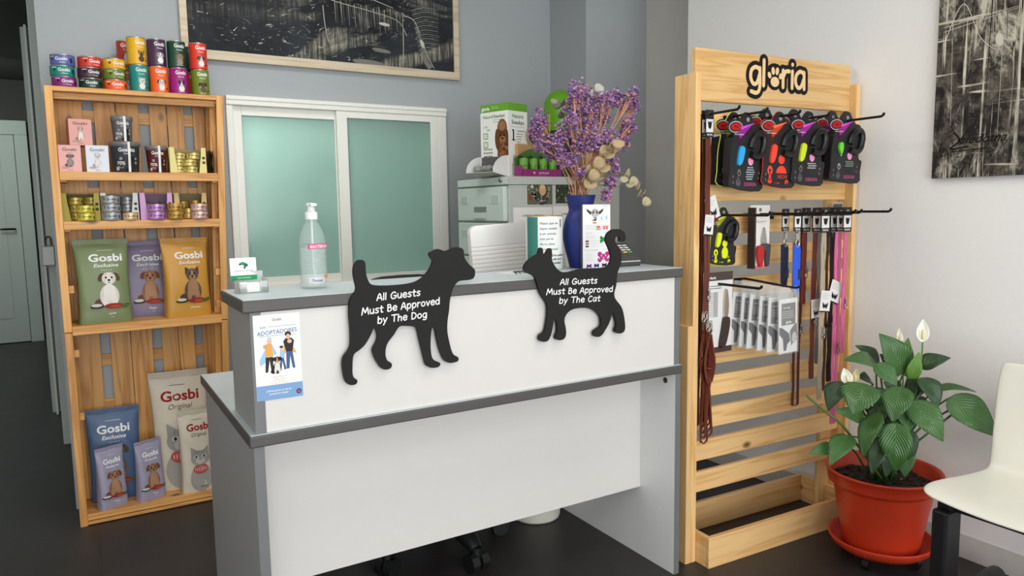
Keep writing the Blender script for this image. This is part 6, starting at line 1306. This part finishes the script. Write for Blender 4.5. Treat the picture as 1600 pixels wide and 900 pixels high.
def zz(a, c): return 1240 + a / 2.142, 480 + c / 2.142
LV = [  # base, tip, width px, depth base/tip, arch, darkness, roll
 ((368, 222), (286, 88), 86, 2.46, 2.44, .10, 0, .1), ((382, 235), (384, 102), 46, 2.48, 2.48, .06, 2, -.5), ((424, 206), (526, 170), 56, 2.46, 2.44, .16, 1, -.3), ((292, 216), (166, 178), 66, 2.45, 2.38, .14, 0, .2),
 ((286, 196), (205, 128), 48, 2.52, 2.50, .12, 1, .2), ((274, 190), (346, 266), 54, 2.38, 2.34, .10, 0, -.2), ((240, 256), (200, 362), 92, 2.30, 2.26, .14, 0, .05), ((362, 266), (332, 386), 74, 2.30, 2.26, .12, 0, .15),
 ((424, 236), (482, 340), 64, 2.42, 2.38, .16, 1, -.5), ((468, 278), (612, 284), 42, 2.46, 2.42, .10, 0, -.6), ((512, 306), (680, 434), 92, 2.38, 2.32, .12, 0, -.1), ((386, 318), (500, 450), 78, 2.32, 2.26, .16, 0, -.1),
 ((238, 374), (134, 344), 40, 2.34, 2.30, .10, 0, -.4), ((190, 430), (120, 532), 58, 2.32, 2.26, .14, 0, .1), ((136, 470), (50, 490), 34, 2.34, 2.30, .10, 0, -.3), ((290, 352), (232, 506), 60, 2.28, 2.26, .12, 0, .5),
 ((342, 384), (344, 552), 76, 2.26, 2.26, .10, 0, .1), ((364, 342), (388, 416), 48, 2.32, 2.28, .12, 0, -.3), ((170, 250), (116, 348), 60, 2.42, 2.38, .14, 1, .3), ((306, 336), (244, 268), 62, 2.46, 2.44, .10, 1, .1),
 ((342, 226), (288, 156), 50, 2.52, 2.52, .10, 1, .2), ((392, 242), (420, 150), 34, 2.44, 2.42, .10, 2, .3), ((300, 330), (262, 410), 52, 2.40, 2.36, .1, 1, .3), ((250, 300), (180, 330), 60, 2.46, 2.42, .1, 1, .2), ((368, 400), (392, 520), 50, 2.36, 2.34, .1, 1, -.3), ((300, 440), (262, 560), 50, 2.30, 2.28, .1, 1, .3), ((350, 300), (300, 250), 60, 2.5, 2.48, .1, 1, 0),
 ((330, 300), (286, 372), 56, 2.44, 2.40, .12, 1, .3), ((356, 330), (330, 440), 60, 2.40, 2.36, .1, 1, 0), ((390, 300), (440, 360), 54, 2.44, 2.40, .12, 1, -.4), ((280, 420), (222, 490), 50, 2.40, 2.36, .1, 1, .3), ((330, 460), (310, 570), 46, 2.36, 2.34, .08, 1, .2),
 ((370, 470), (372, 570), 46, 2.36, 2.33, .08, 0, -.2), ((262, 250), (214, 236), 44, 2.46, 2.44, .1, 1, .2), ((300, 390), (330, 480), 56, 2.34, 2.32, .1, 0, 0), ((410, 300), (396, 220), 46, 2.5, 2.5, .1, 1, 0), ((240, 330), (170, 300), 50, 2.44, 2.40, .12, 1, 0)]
for a, c, w_, d0, d1, ar, dk, ro in LV:
    w_ *= 1.18
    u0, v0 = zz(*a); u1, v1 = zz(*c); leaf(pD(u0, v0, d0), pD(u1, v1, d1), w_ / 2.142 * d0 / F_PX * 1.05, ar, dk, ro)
def petiole_to(name, pts, r, col=(66, 100, 48)):
    return MB().tube(curve_pts([tuple(Vector(p) - PO) for p in pts], 8), r, M(col, .4, 0, .04), 7).build(name, PT)
petiole_to('cut_stem', [(PXc - .03, PYc - .03, .29), pD(*zz(175, 410), 2.36), pD(*zz(110, 352), 2.34), pD(*zz(44, 296), 2.32)], .0042, (88, 108, 56))
for p in (((362, 490), (440, 430), (542, 350)), ((352, 480), (430, 400), (520, 345)), ((340, 470), (390, 390), (435, 372)), ((345, 430), (395, 330), (436, 278)), ((236, 470), (240, 420), (246, 360))):
    petiole_to('petiole', [pD(*zz(*p[0]), 2.44), pD(*zz(*p[1]), 2.41), pD(*zz(*p[2]), 2.40)], .0036, (52, 84, 42))
def spathe(px, tip, wd, d, stem_pts, open_=1, col=(244, 242, 230)):
    p0, p1 = pD(*zz(*px), d), pD(*zz(*tip), d); ax = p1 - p0; toc = (O_ - p0).normalized(); up = ax.normalized(); sd = up.cross(toc).normalized(); nrm = sd.cross(up) * -1
    nrm = toc; b = MB(); nu, nv = 6, 12; vs = []
    for j in range(nv + 1):
        q = j / nv; w_ = wd / 2 * math.sin(PI * min(1, q ** .8 * .98 + .02)) ** .9 + .0005
        for i in range(nu + 1): a = -1 + 2 * i / nu; vs.append(p0 + ax * q + sd * w_ * a + nrm * (.6 * w_ * a * a - .010 * math.sin(PI * q)) - PO)
    b.add(vs, [(j * (nu + 1) + i, j * (nu + 1) + i + 1, (j + 1) * (nu + 1) + i + 1, (j + 1) * (nu + 1) + i) for j in range(nv) for i in range(nu)], M(col, .45, 0, .02), True); o = b.build('flower_spathe', PT, 0, 2, None, .0009)
    c0, c1 = p0 + ax * .12 + nrm * .006 - PO, p0 + ax * .58 + nrm * .008 - PO
    MB().tube([c0, c0.lerp(c1, .3), c0.lerp(c1, .7), c1], [.0035, .0048, .0045, .002], M((224, 214, 160), .7, 0, .08, bump=.5, scale=400), 8).build('spadix', o)
    petiole_to('flower_stalk', [(PXc, PYc, .29)] + [pD(*zz(*s), d + .02) for s in stem_pts] + [p0 + ax * .02], .0026, (104, 140, 70))
spathe((432, 118), (434, 40), .038, 2.44, [(395, 330), (425, 190)]); spathe((358, 122), (352, 72), .020, 2.50, [(360, 300), (364, 180)])
spathe((186, 260), (168, 204), .034, 2.33, [(260, 420), (215, 330)]); spathe((206, 250), (210, 206), .022, 2.40, [(270, 400), (225, 320)], 1, (214, 204, 150))
# ---- dried bouquet in the blue vase
MOUTH = Vector((VX, VY, CT + .23)); DV = 2.466; rb = random.Random(17)
STEM = M((200, 144, 112), .7, 0, .06); PUR = [M(c, .7, 0, .05) for c in ((154, 112, 164), (126, 86, 142), (178, 142, 186), (104, 74, 112))]; PINKB = M((190, 130, 120), .7, 0, .05)
HEADS = [(845, 186, 13, .0), (836, 206, 10, .04), (846, 224, 11, -.03), (842, 196, 10, .02), (904, 141, 14, .0), (916, 148, 12, .05), (898, 150, 9, -.04), (896, 172, 13, .0), (912, 182, 13, .04), (880, 205, 12, -.05), (868, 222, 11, -.04), (921, 202, 14, -.02), (905, 215, 13, -.06), (930, 160, 13, .05), (946, 158, 13, .02), (960, 152, 12, .06), (975, 160, 10, .04), (988, 150, 10, .02), (991, 168, 9, .05), (985, 195, 10, .0), (978, 204, 8, .03), (950, 215, 12, -.05), (938, 225, 12, -.03), (975, 222, 10, .0), (878, 248, 11, -.07), (890, 250, 9, -.05), (908, 230, 12, -.06), (925, 222, 12, -.08), (958, 258, 10, -.05), (909, 270, 7, -.08), (947, 305, 8, -.06), (955, 285, 8, -.04), (941, 182, 12, .04), (922, 172, 11, -.02), (860, 240, 9, .02), (892, 190, 10, -.08)]
for i, (u, v, r, dd) in enumerate(HEADS):
    p = pD(u, v, DV + dd); rad = r * 1.15 * DV / F_PX
    t = thing('dried_statice', 'dried purple statice sprig with orange brown stem standing in the blue vase', 'dried flower', MOUTH, 0, 'dried statice sprigs in the vase'); a = rb.uniform(0, 2 * PI); rm = .034 * math.sqrt(rb.random())
    base = Vector((rm * math.cos(a), rm * math.sin(a), -.13)); lip = Vector((rm * math.cos(a), rm * math.sin(a), .016)); tip = p - MOUTH
    if tip.z < .06: lip.z = .03; lip.x = max(lip.x, .02)
    pts = curve_pts([tuple(base), tuple(lip), tuple(lip.lerp(tip, .5) + Vector((0, 0, .02))), tuple(tip - Vector((0, 0, rad * .6)))], 5); s = MB().tube(pts, .0019, STEM, 5)
    for k in range(6):
        q = Vector(pts[-4]); e = tip + Vector((rb.uniform(-1, 1), rb.uniform(-1, 1), rb.uniform(-.6, .9))) * rad * .7; s.tube([q, q.lerp(e, .6) + Vector((0, 0, .004)), e], .0011, STEM, 4)
    s.build('stem', t); b = MB(); random.seed(100 + i)
    for k in range(70):
        d = Vector((rb.gauss(0, 1), rb.gauss(0, 1), rb.gauss(0, 1))).normalized() * rad * 1.08 * rb.random() ** .40; d.z *= 1.15; b.blob(tip + d, rb.uniform(.0036, .0066), PUR[rb.choice((0, 0, 0, 1, 1, 2, 3))] if k % 9 else PINKB, 1, .38, (1, 1, .8))
    b.build('blossom', t)
def euca(name_lab, pts, dd, leaves, col, wd, group='eucalyptus branches in the vase'):
    t = thing('dried_eucalyptus', name_lab, 'dried branch', MOUTH, 0, group); P = [Vector((.012, .0, -.10)), Vector((.014, 0, .016))] + [pD(u, v, DV + dd) - MOUTH for u, v in pts]
    MB().tube(curve_pts([tuple(p) for p in P], 6), .0019, M((140, 116, 84), .7, 0, .05), 5).build('stem', t); m = M(col, .6, 0, .08)
    for u, v, r, ang in leaves:
        c = pD(u, v, DV + dd + rb.uniform(-.02, .02)) - MOUTH; R_ = r * DV / F_PX; n = Matrix.Rotation(ang, 3, _RI) @ Matrix.Rotation(ang * .7 + .3, 3, _UI) @ (-_FW); x = n.cross(Vector((.3, .2, .9))).normalized(); y = n.cross(x); b = MB(); vs, fs = [c], []
        for k in (1, 2):
            for j in range(14): a = 2 * PI * j / 14; vs.append(c + (x * math.cos(a) + y * math.sin(a) * .86) * R_ * k / 2 + n * (.16 * R_ * (k / 2) ** 2 * math.cos(2 * a)))
        for j in range(14): fs += [(0, 1 + j, 1 + (j + 1) % 14), (1 + j, 15 + j, 15 + (j + 1) % 14, 1 + (j + 1) % 14)]
        b.add(vs, fs, m, True); b.build('leaf', t, 0, 2, None, .0008)
euca('grey green eucalyptus branch in front of the green dome', [(882, 260), (880, 200), (884, 160)], .03, [(870, 163, 9, .4), (880, 160, 9, 1.0), (891, 158, 8, -.5), (877, 178, 9, .7), (884, 172, 7, -.9), (888, 185, 6, .5), (866, 158, 6, -.3)], (134, 132, 120), 1)
euca('eucalyptus branch with a pale round leaf at the bouquet\'s top', [(915, 240), (925, 170), (934, 145)], .05, [(936, 138, 9, .1), (924, 146, 8, .8), (943, 145, 7, -1.0), (920, 158, 8, .9), (929, 152, 6, -.8)], (186, 182, 170), 1)
euca('tan eucalyptus branch with broad leaves low in the bouquet', [(925, 285), (940, 255), (962, 225)], -.09, [(945, 236, 11, .2), (955, 228, 10, .8), (966, 224, 10, -.4), (936, 255, 12, .3), (944, 262, 10, -.5), (920, 265, 9, .6), (928, 274, 11, .3), (922, 287, 11, -.2), (952, 242, 9, -.7), (912, 280, 7, .9)], (172, 150, 112), 1)
euca('long eucalyptus branch trailing out to the right of the bouquet', [(930, 290), (958, 272), (980, 275), (1008, 316)], .02, [(966, 268, 9, .9), (980, 272, 11, .8), (990, 284, 10, .3), (985, 288, 8, -.8), (998, 291, 8, 1.0), (1000, 302, 8, .9), (1010, 315, 9, .2), (975, 280, 7, -.3), (1007, 300, 6, 1.1)], (178, 168, 138), 1)
